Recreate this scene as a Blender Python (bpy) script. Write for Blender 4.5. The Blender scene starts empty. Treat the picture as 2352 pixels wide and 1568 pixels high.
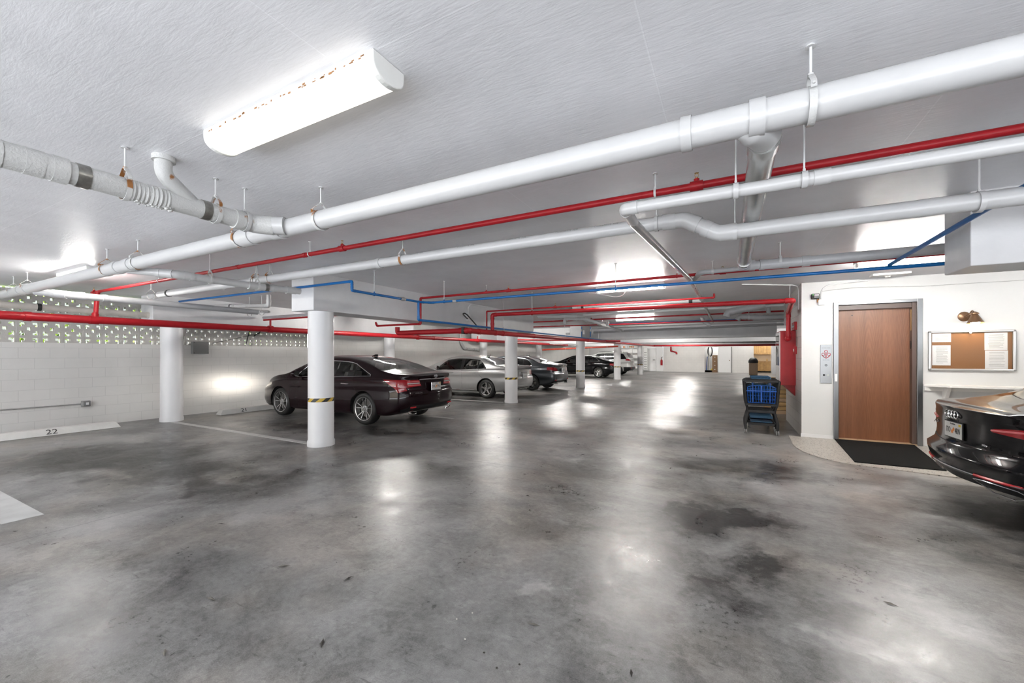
import bpy, bmesh, math, random
import numpy as np
from mathutils import Vector, Matrix
from mathutils.bvhtree import BVHTree
PI = math.pi
SC = bpy.context.scene
COL = SC.collection
random.seed(7)

# ---------------------------------------------------------------- camera
FPX = 939.0; CX = 1176.0; CY = 814.0; EYE = 1.47
TH = math.atan2(499.0, 939.0); CT = math.cos(TH); ST = math.sin(TH)
cam_d = bpy.data.cameras.new('camera'); cam = bpy.data.objects.new('camera', cam_d); COL.objects.link(cam)
cam.location = (0, 0, EYE)
cam.rotation_euler = (PI/2, 0, TH)
cam_d.sensor_fit = 'HORIZONTAL'; cam_d.sensor_width = 36.0; cam_d.lens = 36.0*FPX/2352.0
cam_d.shift_y = (CY-784.0)/2352.0
cam_d.clip_start = 0.05; cam_d.clip_end = 300
SC.camera = cam

# ---------------------------------------------------------------- daylight, exposure
SC.view_settings.view_transform = 'Standard'; SC.view_settings.look = 'None'
SC.view_settings.gamma = 1.0; SC.view_settings.use_curve_mapping = False
SC.view_settings.exposure = 0.90
W = bpy.data.worlds.new('world'); SC.world = W; W.use_nodes = True
wn = W.node_tree.nodes; wl = W.node_tree.links
bg = wn['Background']; sky = wn.new('ShaderNodeTexSky'); sky.sky_type = 'NISHITA'
sky.sun_elevation = math.radians(38); sky.sun_rotation = math.radians(200); sky.sun_disc = False
sky.air_density = 1.4; sky.dust_density = 2.5
smix = wn.new('ShaderNodeMixRGB'); smix.inputs[0].default_value = 0.55; smix.inputs[2].default_value = (7.0, 7.4, 8.3, 1)
wl.new(sky.outputs[0], smix.inputs[1]); wl.new(smix.outputs[0], bg.inputs[0])
bg.inputs[1].default_value = 0.21
sun_d = bpy.data.lights.new('sun', 'SUN'); sun_d.energy = 22.5; sun_d.angle = math.radians(0.6); sun_d.color = (0.96, 0.98, 1.0)
sun = bpy.data.objects.new('sun', sun_d); COL.objects.link(sun); sun.rotation_euler = Vector((0.25, 0.62, -1.0)).to_track_quat('-Z', 'Y').to_euler()
LAMP = 1.6          # emission of the curved diffuser
TUBE = 135.0         # emission of the bare tubes
SC.cycles.max_bounces = 6; SC.cycles.diffuse_bounces = 4; SC.cycles.glossy_bounces = 3
SC.cycles.transparent_max_bounces = 10; SC.cycles.caustics_reflective = False; SC.cycles.caustics_refractive = False
SC.cycles.sample_clamp_indirect = 6.0
SC.cycles.use_adaptive_sampling = True; SC.cycles.adaptive_threshold = 0.06

# ---------------------------------------------------------------- pixel -> place helpers (photograph frame 2352x1568)
def _ray(u, v):
    r = (u-CX)/FPX; z = (CY-v)/FPX
    return Vector((r*CT-ST, r*ST+CT, z))
def PZ(u, v, z): d = _ray(u, v); return d*((z-EYE)/d.z) + Vector((0, 0, EYE))
def PY(u, v, y): d = _ray(u, v); return d*(y/d.y) + Vector((0, 0, EYE))
def PX(u, v, x): d = _ray(u, v); return d*(x/d.x) + Vector((0, 0, EYE))
def V(*a): return Vector(a)

# ---------------------------------------------------------------- materials
def nodes(m): return m.node_tree.nodes, m.node_tree.links
def mat(name, col, rough=0.5, metal=0.0, spec=0.5, coat=0.0, emit=None, estr=0.0, noise=0.0, nscale=8.0, bump=0.0, bscale=60.0, rust=0.0, flake=0.0):
    m = bpy.data.materials.new(name); m.use_nodes = True
    n, l = nodes(m); b = n['Principled BSDF']
    b.inputs['Base Color'].default_value = (*col, 1); b.inputs['Roughness'].default_value = rough
    b.inputs['Metallic'].default_value = metal; b.inputs['Specular IOR Level'].default_value = spec
    b.inputs['Coat Weight'].default_value = coat; b.inputs['Coat Roughness'].default_value = 0.03
    if emit: b.inputs['Emission Color'].default_value = (*emit, 1); b.inputs['Emission Strength'].default_value = estr
    if noise > 0 or bump > 0 or rust > 0:
        tc = n.new('ShaderNodeTexCoord')
    if noise > 0:
        t = n.new('ShaderNodeTexNoise'); t.inputs['Scale'].default_value = nscale; t.inputs['Detail'].default_value = 6
        l.new(tc.outputs['Object'], t.inputs['Vector'])
        r = n.new('ShaderNodeMapRange'); r.inputs[1].default_value = 0.3; r.inputs[2].default_value = 0.7
        r.inputs[3].default_value = 1-noise; r.inputs[4].default_value = 1+noise
        l.new(t.outputs[0], r.inputs[0])
        x = n.new('ShaderNodeVectorMath'); x.operation = 'SCALE'; x.inputs[0].default_value = col
        l.new(r.outputs[0], x.inputs['Scale']); l.new(x.outputs[0], b.inputs['Base Color'])
        if rust > 0:
            t2 = n.new('ShaderNodeTexNoise'); t2.inputs['Scale'].default_value = 9; t2.inputs['Detail'].default_value = 8
            l.new(tc.outputs['Object'], t2.inputs['Vector'])
            r2 = n.new('ShaderNodeMapRange'); r2.inputs[1].default_value = 1-rust; r2.inputs[2].default_value = 1-rust+0.06
            l.new(t2.outputs[0], r2.inputs[0])
            mx = n.new('ShaderNodeMixRGB'); mx.inputs[2].default_value = (0.32, 0.13, 0.035, 1)
            l.new(r2.outputs[0], mx.inputs[0]); l.new(x.outputs[0], mx.inputs[1]); l.new(mx.outputs[0], b.inputs['Base Color'])
    if bump > 0:
        t = n.new('ShaderNodeTexNoise'); t.inputs['Scale'].default_value = bscale; t.inputs['Detail'].default_value = 5
        l.new(tc.outputs['Object'], t.inputs['Vector'])
        bp = n.new('ShaderNodeBump'); bp.inputs['Strength'].default_value = bump; bp.inputs['Distance'].default_value = 0.01
        l.new(t.outputs[0], bp.inputs['Height']); l.new(bp.outputs[0], b.inputs['Normal'])
    return m

M = {}
M['pvc'] = mat('white_pvc', (0.55, 0.55, 0.55), 0.28, noise=0.03, nscale=5)
M['pvcw'] = mat('painted_iron', (0.57, 0.57, 0.56), 0.4, noise=0.05, nscale=7, bump=0.35, bscale=70, rust=0.33)
M['pvcg'] = mat('grey_pipe', (0.44, 0.44, 0.45), 0.35, noise=0.05, nscale=5)
M['cast'] = mat('cream_pipe', (0.62, 0.59, 0.54), 0.45, noise=0.08, nscale=6)
M['clear'] = mat('clear_pipe', (0.42, 0.42, 0.41), 0.24, metal=0.45, noise=0.12, nscale=6)
M['red'] = mat('red_paint', (0.36, 0.012, 0.018), 0.38, spec=0.3, noise=0.08, nscale=9)
M['orange'] = mat('faded_red_paint', (0.45, 0.055, 0.03), 0.35, noise=0.1, nscale=9)
M['blue'] = mat('blue_paint', (0.0, 0.12, 0.38), 0.3, noise=0.08, nscale=9)
M['hang'] = mat('hanger_steel', (0.62, 0.62, 0.61), 0.45, noise=0.06, nscale=20, rust=0.46)
M['rod'] = mat('painted_rod', (0.66, 0.66, 0.66), 0.45)
M['rust'] = mat('rusty_steel', (0.30, 0.14, 0.05), 0.7, noise=0.4, nscale=30)
M['steel'] = mat('band_steel', (0.33, 0.32, 0.30), 0.32, metal=0.9, noise=0.25, nscale=25)
M['rubber'] = mat('black_rubber', (0.02, 0.02, 0.02), 0.6)
M['chrome'] = mat('chrome', (0.75, 0.75, 0.76), 0.12, metal=1.0)
M['brass'] = mat('brass', (0.45, 0.3, 0.12), 0.35, metal=0.9)
M['colpaint'] = mat('column_paint', (0.80, 0.80, 0.81), 0.32, noise=0.02, nscale=3, bump=0.06, bscale=25)
M['wallpaint'] = mat('wall_paint', (0.66, 0.66, 0.655), 0.5, noise=0.02, nscale=1.5, bump=0.12, bscale=20)
M['beam'] = mat('beam_paint', (0.71, 0.71, 0.72), 0.42, noise=0.05, nscale=3, bump=0.3, bscale=14)
M['plate'] = mat('white_paint_gloss', (0.82, 0.81, 0.79), 0.35)
M['screen'] = mat('breeze_block', (0.56, 0.54, 0.51), 0.7, noise=0.12, nscale=4, bump=0.3, bscale=50)
M['line'] = mat('line_paint', (0.55, 0.55, 0.54), 0.4, noise=0.12, nscale=5)
M['stop'] = mat('kerb_paint', (0.74, 0.73, 0.70), 0.5, noise=0.05, nscale=7, bump=0.3, bscale=30)
M['blackink'] = mat('black_ink', (0.02, 0.02, 0.02), 0.5)
M['print'] = mat('pipe_print', (0.30, 0.29, 0.29), 0.5)
M['greybox'] = mat('grey_enamel', (0.20, 0.20, 0.20), 0.4)
M['galv'] = mat('galvanised', (0.42, 0.42, 0.41), 0.45, metal=0.5, noise=0.15, nscale=12)
M['lens'] = mat('lit_diffuser', (0.9, 0.9, 0.85), 0.4, emit=(1.0, 0.94, 0.80), estr=LAMP)
M['tube'] = mat('lit_tube', (0.9, 0.9, 0.85), 0.4, emit=(1.0, 0.97, 0.92), estr=TUBE)
M['tubefar'] = mat('lit_tube_bright', (0.9, 0.9, 0.85), 0.4, emit=(1.0, 0.97, 0.92), estr=TUBE*2.6)  # stronger tubes, used only in the added lamps
M['lampw'] = mat('lamp_enamel', (0.80, 0.80, 0.77), 0.35, noise=0.03, nscale=8)
M['white'] = mat('white_enamel', (0.82, 0.82, 0.82), 0.35)
M['paper'] = mat('paper', (0.80, 0.80, 0.80), 0.6)
M['cork'] = mat('cork', (0.27, 0.125, 0.048), 0.7, noise=0.06, nscale=120)
M['alu'] = mat('aluminium', (0.62, 0.62, 0.62), 0.3, metal=0.85)
M['ss'] = mat('brushed_steel', (0.27, 0.28, 0.29), 0.30, metal=1.0, noise=0.06, nscale=2)
M['brown'] = mat('brown_jamb', (0.085, 0.055, 0.045), 0.4)
M['pale'] = mat('pale_concrete', (0.60, 0.61, 0.62), 0.8, noise=0.05, nscale=2)
M['rubmat'] = mat('door_mat', (0.014, 0.014, 0.014), 0.95, spec=0.08, bump=0.8, bscale=400, noise=0.4, nscale=200)
M['bronze'] = mat('bronze', (0.23, 0.135, 0.08), 0.35, metal=0.75)
M['bulb'] = mat('lit_bulb', (1, 0.9, 0.7), 0.4, emit=(1.0, 0.78, 0.5), estr=60)
M['blackpl'] = mat('black_plastic', (0.014, 0.014, 0.015), 0.5, spec=0.25)
M['bluepl'] = mat('blue_plastic', (0.006, 0.065, 0.30), 0.4, spec=0.3)
M['tealpl'] = mat('dull_blue_plastic', (0.015, 0.045, 0.085), 0.5, spec=0.2)
M['greenled'] = mat('green_led', (0.1, 0.8, 0.1), 0.4, emit=(0.2, 1, 0.2), estr=3)
M['sill'] = mat('wood_sill', (0.45, 0.31, 0.19), 0.5)
M['oak'] = mat('oak_cabinet', (0.46, 0.29, 0.12), 0.4, noise=0.15, nscale=5)
M['oakd'] = mat('oak_groove', (0.18, 0.09, 0.035), 0.5)
M['brownbox'] = mat('brown_cabinet', (0.24, 0.14, 0.075), 0.5)
M['binbrown'] = mat('bin_brown', (0.26, 0.18, 0.115), 0.55, noise=0.15, nscale=40)
M['yellow'] = mat('yellow_plastic', (0.7, 0.5, 0.02), 0.4)
M['leaf'] = mat('dry_leaf', (0.16, 0.15, 0.13), 0.8)
M['leafd'] = mat('dark_leaf', (0.05, 0.045, 0.04), 0.8)
M['pebble'] = mat('pebble', (0.6, 0.58, 0.54), 0.7)
M['kitchen'] = mat('kitchen_wall', (0.68, 0.58, 0.44), 0.6)

def tape_mat():
    m = mat('hazard_tape', (0.8, 0.5, 0.02), 0.4); n, l = nodes(m); b = n['Principled BSDF']
    tc = n.new('ShaderNodeTexCoord'); sp = n.new('ShaderNodeSeparateXYZ'); l.new(tc.outputs['Object'], sp.inputs[0])
    at = n.new('ShaderNodeMath'); at.operation = 'ARCTAN2'; l.new(sp.outputs[1], at.inputs[0]); l.new(sp.outputs[0], at.inputs[1])
    a = n.new('ShaderNodeMath'); a.operation = 'MULTIPLY_ADD'; a.inputs[1].default_value = 7/PI/2; l.new(at.outputs[0], a.inputs[0])
    z = n.new('ShaderNodeMath'); z.operation = 'MULTIPLY'; z.inputs[1].default_value = -7.0; l.new(sp.outputs[2], z.inputs[0]); l.new(z.outputs[0], a.inputs[2])
    f = n.new('ShaderNodeMath'); f.operation = 'FRACT'; l.new(a.outputs[0], f.inputs[0])
    g = n.new('ShaderNodeMath'); g.operation = 'GREATER_THAN'; g.inputs[1].default_value = 0.5; l.new(f.outputs[0], g.inputs[0])
    mx = n.new('ShaderNodeMixRGB'); mx.inputs[1].default_value = (0.62, 0.42, 0.06, 1); mx.inputs[2].default_value = (0.02, 0.02, 0.02, 1)
    l.new(g.outputs[0], mx.inputs[0]); l.new(mx.outputs[0], b.inputs['Base Color']); return m
M['tape'] = tape_mat()

def glass_mat(name, tint, refl=1.0, rough=0.02):
    m = bpy.data.materials.new(name); m.use_nodes = True; n, l = nodes(m); n.remove(n['Principled BSDF'])
    out = n['Material Output']; tr = n.new('ShaderNodeBsdfTransparent'); tr.inputs[0].default_value = (*tint, 1)
    gl = n.new('ShaderNodeBsdfGlossy'); gl.inputs[1].default_value = rough; gl.inputs[0].default_value = (0.9, 0.9, 0.9, 1)
    fr = n.new('ShaderNodeFresnel'); fr.inputs[0].default_value = 1.5
    mu = n.new('ShaderNodeMath'); mu.operation = 'MULTIPLY'; mu.inputs[1].default_value = refl; mu.use_clamp = True
    l.new(fr.outputs[0], mu.inputs[0]); mx = n.new('ShaderNodeMixShader')
    l.new(mu.outputs[0], mx.inputs[0]); l.new(tr.outputs[0], mx.inputs[1]); l.new(gl.outputs[0], mx.inputs[2]); l.new(mx.outputs[0], out.inputs[0])
    return m
M['glass_light'] = glass_mat('car_glass', (0.6, 0.61, 0.6), 1.0)
M['glass_dark'] = glass_mat('tinted_car_glass', (0.05, 0.05, 0.055), 1.3)
M['film'] = glass_mat('clear_film', (0.97, 0.97, 0.97), 0.2, 0.12)

def vm(n, l, op, a, b=None):
    x = n.new('ShaderNodeVectorMath'); x.operation = op
    for i, s in enumerate((a, b)):
        if s is None: continue
        if hasattr(s, 'is_linked') or hasattr(s, 'links'): l.new(s, x.inputs[i])
        else: x.inputs[i].default_value = s
    return x
def mth(n, l, op, a, b=None, c=None, clamp=False):
    x = n.new('ShaderNodeMath'); x.operation = op; x.use_clamp = clamp
    for i, s in enumerate((a, b, c)):
        if s is None: continue
        if isinstance(s, (int, float)): x.inputs[i].default_value = s
        else: l.new(s, x.inputs[i])
    return x.outputs[0]
def noise(n, l, vec, scale, detail=5, rough=0.55, dist=0.0):
    t = n.new('ShaderNodeTexNoise'); t.inputs['Scale'].default_value = scale; t.inputs['Detail'].default_value = detail
    t.inputs['Roughness'].default_value = rough; t.inputs['Distortion'].default_value = dist
    if vec is not None: l.new(vec, t.inputs['Vector'])
    return t.outputs[0]
def rng(n, l, v, a, b, c, d, smooth=True):
    r = n.new('ShaderNodeMapRange'); r.interpolation_type = 'SMOOTHSTEP' if smooth else 'LINEAR'
    for i, x in enumerate((a, b, c, d)): r.inputs[i+1].default_value = x
    l.new(v, r.inputs[0]); return r.outputs[0]
def mapping(n, l, vec, scale=(1, 1, 1), rot=(0, 0, 0), loc=(0, 0, 0)):
    m = n.new('ShaderNodeMapping'); m.inputs['Scale'].default_value = scale; m.inputs['Rotation'].default_value = rot; m.inputs['Location'].default_value = loc
    l.new(vec, m.inputs[0]); return m.outputs[0]

def floor_mat():
    m = bpy.data.materials.new('polished_concrete'); m.use_nodes = True; n, l = nodes(m); b = n['Principled BSDF']
    tc = n.new('ShaderNodeTexCoord').outputs['Object']
    # stretched by the trowel marks, distorted slightly
    wv = mapping(n, l, tc, (0.9, 1.0, 1), (0, 0, 0.5))
    nd = n.new('ShaderNodeTexNoise'); nd.inputs['Scale'].default_value = 1.6; nd.inputs['Detail'].default_value = 7; nd.inputs['Roughness'].default_value = 0.62; l.new(tc, nd.inputs['Vector'])
    sub = vm(n, l, 'SUBTRACT', nd.outputs['Color'], (0.5, 0.5, 0.5)); sc = n.new('ShaderNodeVectorMath'); sc.operation = 'SCALE'; sc.inputs['Scale'].default_value = 1.3
    l.new(sub.outputs[0], sc.inputs[0]); dv = vm(n, l, 'ADD', tc, sc.outputs[0]).outputs[0]
    big = noise(n, l, wv, 0.55, 9, 0.66, 0.4); mid = noise(n, l, tc, 2.2, 8, 0.66, 0.6); fine = noise(n, l, tc, 26, 6, 0.65)
    micro = noise(n, l, tc, 160, 3, 0.6)
    val = mth(n, l, 'ADD', rng(n, l, big, 0.36, 0.64, 0.115, 0.285), rng(n, l, mid, 0.35, 0.65, -0.045, 0.045))
    val = mth(n, l, 'ADD', val, rng(n, l, fine, 0.3, 0.7, -0.035, 0.035)); val = mth(n, l, 'ADD', val, rng(n, l, micro, 0.3, 0.7, -0.03, 0.03))
    flk = rng(n, l, noise(n, l, mapping(n, l, tc, (1.0, 1.6, 1), (0, 0, 0.3)), 1.9, 9, 0.72, 0.3), 0.53, 0.565, 0.0, 0.042); fl2 = rng(n, l, noise(n, l, mapping(n, l, tc, (1, 1, 1), (0, 0, 0.3), (7, 3, 0)), 2.6, 9, 0.72, 0.3), 0.54, 0.58, 0.0, -0.040)
    val = mth(n, l, 'ADD', val, flk); val = mth(n, l, 'ADD', val, fl2)
    # stains, darker car bays and light patches, each with its own place on the floor
    def blob(x, y, rx, ry, amt, v):
        d = vm(n, l, 'SUBTRACT', dv, (x, y, 0)); s = vm(n, l, 'MULTIPLY', d.outputs[0], (1/rx, 1/ry, 0)); ln = n.new('ShaderNodeVectorMath'); ln.operation = 'LENGTH'
        l.new(s.outputs[0], ln.inputs[0]); g = rng(n, l, ln.outputs['Value'], 0.55, 1.15, amt, 0.0)
        return mth(n, l, 'ADD', v, g)
    for (x, y, rx, ry, a) in FLOOR_BLOBS: val = blob(x, y, rx, ry, a, val)
    # crazing cracks
    vo = n.new('ShaderNodeTexVoronoi'); vo.feature = 'DISTANCE_TO_EDGE'; vo.inputs['Scale'].default_value = 11; l.new(dv, vo.inputs['Vector'])
    ck = rng(n, l, vo.outputs['Distance'], 0.0, 0.06, 1.0, 0.0); ckm = rng(n, l, noise(n, l, tc, 0.7, 3), 0.5, 0.6, 0.0, 1.0)
    val = mth(n, l, 'ADD', val, mth(n, l, 'MULTIPLY', mth(n, l, 'MULTIPLY', ck, ckm), 0.05))
    # dark specks and scuffs
    spk = noise(n, l, mapping(n, l, tc, (1, 1, 1), (0, 0, 0.9)), 22, 3, 0.4); val = mth(n, l, 'MULTIPLY', val, rng(n, l, spk, 0.76, 0.79, 1.0, 0.4))
    scu = noise(n, l, mapping(n, l, tc, (1.2, 9, 1), (0, 0, 0.35)), 5, 4, 0.5); val = mth(n, l, 'MULTIPLY', val, rng(n, l, scu, 0.62, 0.76, 1.0, 0.6))
    # saw-cut joints
    def joint(axis, pos, v):
        sp = n.new('ShaderNodeSeparateXYZ'); l.new(tc, sp.inputs[0]); d = mth(n, l, 'ABSOLUTE', mth(n, l, 'SUBTRACT', sp.outputs[axis], pos))
        return mth(n, l, 'MULTIPLY', v, rng(n, l, d, 0.003, 0.009, 0.6, 1.0))
    val = joint(1, 4.75, val); val = joint(0, -4.95, val); val = joint(1, 11.6, val)
    val = mth(n, l, 'MAXIMUM', val, 0.03)
    warm = n.new('ShaderNodeMixRGB'); warm.inputs[1].default_value = (1.0, 0.985, 0.97, 1); warm.inputs[2].default_value = (1.06, 0.98, 0.90, 1)
    l.new(rng(n, l, noise(n, l, tc, 0.8, 3), 0.45, 0.65, 0, 1), warm.inputs[0])
    cm = n.new('ShaderNodeVectorMath'); cm.operation = 'SCALE'; l.new(warm.outputs[0], cm.inputs[0]); l.new(val, cm.inputs['Scale']); l.new(cm.outputs[0], b.inputs['Base Color'])
    rg = mth(n, l, 'ADD', rng(n, l, mid, 0.3, 0.7, 0.28, 0.42), rng(n, l, fine, 0.3, 0.7, -0.03, 0.04)); l.new(rg, b.inputs['Roughness'])
    b.inputs['Specular IOR Level'].default_value = 0.5
    bp = n.new('ShaderNodeBump'); bp.inputs['Strength'].default_value = 0.10; bp.inputs['Distance'].default_value = 0.02
    hh = mth(n, l, 'ADD', noise(n, l, tc, 6, 6, 0.6), mth(n, l, 'MULTIPLY', fine, 0.25)); l.new(hh, bp.inputs['Height']); l.new(bp.outputs[0], b.inputs['Normal'])
    return m
FLOOR_BLOBS = []
for (u, v, rx, ry, a) in [(1700, 1075, .9, .7, -.10), (1640, 1190, .42, .35, -.13), (1750, 1200, .3, .25, -.10), (1720, 1290, .22, .35, -.08), (1660, 1380, .25, .25, -.06),
                          (330, 1050, 2.0, .8, -.11), (560, 1110, 1.0, .7, -.09), (120, 1060, 1.2, .8, -.08), (2330, 1190, .9, .5, -.11), (2200, 1240, .4, .35, -.05),
                          (800, 985, 1.5, .5, -.08), (640, 975, 1.6, .5, -.08), (1100, 918, 1.5, .9, -.07), (1280, 895, 1.2, .9, -.06),
                          (520, 1090, .55, .25, .09), (380, 1130, .5, .18, .06), (1270, 1335, .17, .13, .10), (1400, 1290, .14, .25, .06), (1570, 1235, .28, .18, .06), (1850, 1120, 1.0, .55, .05),
                          (2080, 1380, .45, .25, .10), (1980, 1480, .3, .16, .12), (2250, 1450, .35, .2, .06), (150, 1420, .9, .5, .06), (1200, 1000, .9, .8, .05)]:
    p = PZ(u, v, 0); FLOOR_BLOBS.append((p.x, p.y, rx, ry, a*1.5 if a < 0 else a*1.3))
M['floor'] = floor_mat()

def ceiling_mat():
    m = bpy.data.materials.new('painted_concrete_ceiling'); m.use_nodes = True; n, l = nodes(m); b = n['Principled BSDF']
    tc = n.new('ShaderNodeTexCoord').outputs['Object']
    big = noise(n, l, tc, 0.6, 6, 0.6, 0.3); mid = noise(n, l, tc, 3, 6, 0.6)
    val = mth(n, l, 'ADD', rng(n, l, big, 0.3, 0.7, 0.80, 0.88), rng(n, l, mid, 0.3, 0.7, -0.02, 0.02))
    pit = n.new('ShaderNodeTexVoronoi'); pit.inputs['Scale'].default_value = 9; l.new(tc, pit.inputs['Vector'])
    pm = mth(n, l, 'MULTIPLY', rng(n, l, pit.outputs['Distance'], 0.02, 0.04, 1, 0, False), rng(n, l, noise(n, l, tc, 1.4, 4), 0.56, 0.64, 0, 1))
    val = mth(n, l, 'MULTIPLY', val, rng(n, l, pm, 0, 1, 1.0, 0.7, False))
    # board-joint ridges left by the formwork
    br = n.new('ShaderNodeTexBrick'); br.inputs['Scale'].default_value = 1.0; br.inputs['Brick Width'].default_value = 2.44; br.inputs['Row Height'].default_value = 1.22
    br.inputs['Mortar Size'].default_value = 0.004; br.inputs['Mortar Smooth'].default_value = 0.3; br.offset = 0.5
    l.new(mapping(n, l, tc, (1, 1, 1), (0, 0, 0), (0.3, -0.02, 0)), br.inputs['Vector'])
    val = mth(n, l, 'ADD', val, mth(n, l, 'MULTIPLY', br.outputs['Fac'], 0.07))
    c = n.new('ShaderNodeCombineXYZ'); l.new(val, c.inputs[0]); l.new(val, c.inputs[1]); l.new(mth(n, l, 'MULTIPLY', val, 1.035), c.inputs[2]); l.new(c.outputs[0], b.inputs['Base Color'])
    b.inputs['Roughness'].default_value = 0.36; b.inputs['Specular IOR Level'].default_value = 0.5
    # brushed roller texture, long along x
    s1 = noise(n, l, mapping(n, l, tc, (1.6, 7, 1)), 4, 6, 0.6, 0.4); s2 = noise(n, l, mapping(n, l, tc, (6, 30, 1), (0, 0, 0.12)), 3, 4, 0.6); s3 = noise(n, l, tc, 1.1, 5, 0.6)
    h = mth(n, l, 'ADD', mth(n, l, 'MULTIPLY', s1, 0.5), mth(n, l, 'MULTIPLY', s2, 0.16)); h = mth(n, l, 'ADD', h, mth(n, l, 'MULTIPLY', s3, 1.0))
    h = mth(n, l, 'ADD', h, mth(n, l, 'MULTIPLY', br.outputs['Fac'], 0.12)); h = mth(n, l, 'SUBTRACT', h, mth(n, l, 'MULTIPLY', pm, 0.3))
    bp = n.new('ShaderNodeBump'); bp.inputs['Strength'].default_value = 0.20; bp.inputs['Distance'].default_value = 0.02; l.new(h, bp.inputs['Height']); l.new(bp.outputs[0], b.inputs['Normal'])
    return m
M['ceiling'] = ceiling_mat()

def block_mat(name, col, swap, bw=0.4, rh=0.2, dark=0.86, bump=0.25, off=(0, 0, 0)):
    """painted concrete block; swap picks which world axis runs along the wall"""
    m = bpy.data.materials.new(name); m.use_nodes = True; n, l = nodes(m); b = n['Principled BSDF']
    tc = n.new('ShaderNodeTexCoord').outputs['Object']; sp = n.new('ShaderNodeSeparateXYZ'); l.new(tc, sp.inputs[0])
    c = n.new('ShaderNodeCombineXYZ'); l.new(sp.outputs[1 if swap else 0], c.inputs[0]); l.new(sp.outputs[2], c.inputs[1])
    br = n.new('ShaderNodeTexBrick'); br.inputs['Scale'].default_value = 1; br.inputs['Brick Width'].default_value = bw; br.inputs['Row Height'].default_value = rh
    br.inputs['Mortar Size'].default_value = 0.0045; br.inputs['Mortar Smooth'].default_value = 0.4; l.new(mapping(n, l, c.outputs[0], loc=off), br.inputs['Vector'])
    v = rng(n, l, noise(n, l, tc, 1.2, 5), 0.3, 0.7, 0.96, 1.03); v = mth(n, l, 'MULTIPLY', v, rng(n, l, br.outputs['Fac'], 0, 1, 1, dark, False))
    s = n.new('ShaderNodeVectorMath'); s.operation = 'SCALE'; s.inputs[0].default_value = col; l.new(v, s.inputs['Scale']); l.new(s.outputs[0], b.inputs['Base Color'])
    b.inputs['Roughness'].default_value = 0.4
    bp = n.new('ShaderNodeBump'); bp.inputs['Strength'].default_value = bump; bp.inputs['Distance'].default_value = 0.01
    l.new(mth(n, l, 'SUBTRACT', mth(n, l, 'MULTIPLY', noise(n, l, tc, 30, 5), 0.5), br.outputs['Fac']), bp.inputs['Height']); l.new(bp.outputs[0], b.inputs['Normal'])
    return m
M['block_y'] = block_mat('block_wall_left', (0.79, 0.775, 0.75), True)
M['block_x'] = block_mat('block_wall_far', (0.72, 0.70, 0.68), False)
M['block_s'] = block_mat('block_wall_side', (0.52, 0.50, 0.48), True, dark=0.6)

def wood_mat():
    m = bpy.data.materials.new('veneer_door'); m.use_nodes = True; n, l = nodes(m); b = n['Principled BSDF']
    tc = n.new('ShaderNodeTexCoord').outputs['Object']
    v = mapping(n, l, tc, (5.5, 1, 0.55)); w = n.new('ShaderNodeTexWave'); w.wave_type = 'RINGS'; w.rings_direction = 'SPHERICAL'
    # two cathedral figures side by side
    sp = n.new('ShaderNodeSeparateXYZ'); l.new(tc, sp.inputs[0])
    xx = mth(n, l, 'MULTIPLY', mth(n, l, 'PINGPONG', mth(n, l, 'ADD', sp.outputs[0], 0.16), 0.28), 1.0)
    c = n.new('ShaderNodeCombineXYZ'); l.new(mth(n, l, 'MULTIPLY', xx, 14.0), c.inputs[0]); l.new(mth(n, l, 'MULTIPLY', sp.outputs[2], 1.1), c.inputs[2])
    nz = n.new('ShaderNodeTexNoise'); nz.inputs['Scale'].default_value = 1.2; nz.inputs['Detail'].default_value = 3; l.new(mapping(n, l, tc, (2, 1, .6)), nz.inputs['Vector'])
    a = vm(n, l, 'ADD', c.outputs[0], nz.outputs['Color']); l.new(a.outputs[0], w.inputs['Vector']); w.inputs['Scale'].default_value = 1.6; w.inputs['Distortion'].default_value = 0.3; w.inputs['Detail'].default_value = 3
    g = noise(n, l, mapping(n, l, tc, (90, 1, 2.5)), 3, 5, 0.6)
    g2 = noise(n, l, mapping(n, l, tc, (9, 1, 0.25)), 1.5, 4, 0.6)
    f = mth(n, l, 'ADD', mth(n, l, 'MULTIPLY', w.outputs['Fac'], 0.09), mth(n, l, 'MULTIPLY', g, 0.45)); f = mth(n, l, 'ADD', f, mth(n, l, 'MULTIPLY', g2, 0.5))
    r = n.new('ShaderNodeValToRGB'); r.color_ramp.elements[0].position = 0.3; r.color_ramp.elements[0].color = (0.105, 0.036, 0.015, 1)
    r.color_ramp.elements[1].position = 0.85; r.color_ramp.elements[1].color = (0.27, 0.115, 0.055, 1); l.new(f, r.inputs[0]); l.new(r.outputs[0], b.inputs['Base Color'])
    b.inputs['Roughness'].default_value = 0.38; return m
M['door'] = wood_mat()
def terrazzo_mat():
    m = bpy.data.materials.new('terrazzo'); m.use_nodes = True; n, l = nodes(m); b = n['Principled BSDF']
    tc = n.new('ShaderNodeTexCoord').outputs['Object']; vo = n.new('ShaderNodeTexVoronoi'); vo.inputs['Scale'].default_value = 75; l.new(tc, vo.inputs['Vector'])
    r = n.new('ShaderNodeValToRGB'); e = r.color_ramp.elements; e[0].position = 0.12; e[0].color = (0.12, 0.11, 0.10, 1); e[1].position = 0.3; e[1].color = (0.46, 0.43, 0.39, 1)
    l.new(vo.outputs['Color'], r.inputs[0]); l.new(r.outputs[0], b.inputs['Base Color']); b.inputs['Roughness'].default_value = 0.4; return m
M['terrazzo'] = terrazzo_mat()
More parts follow.
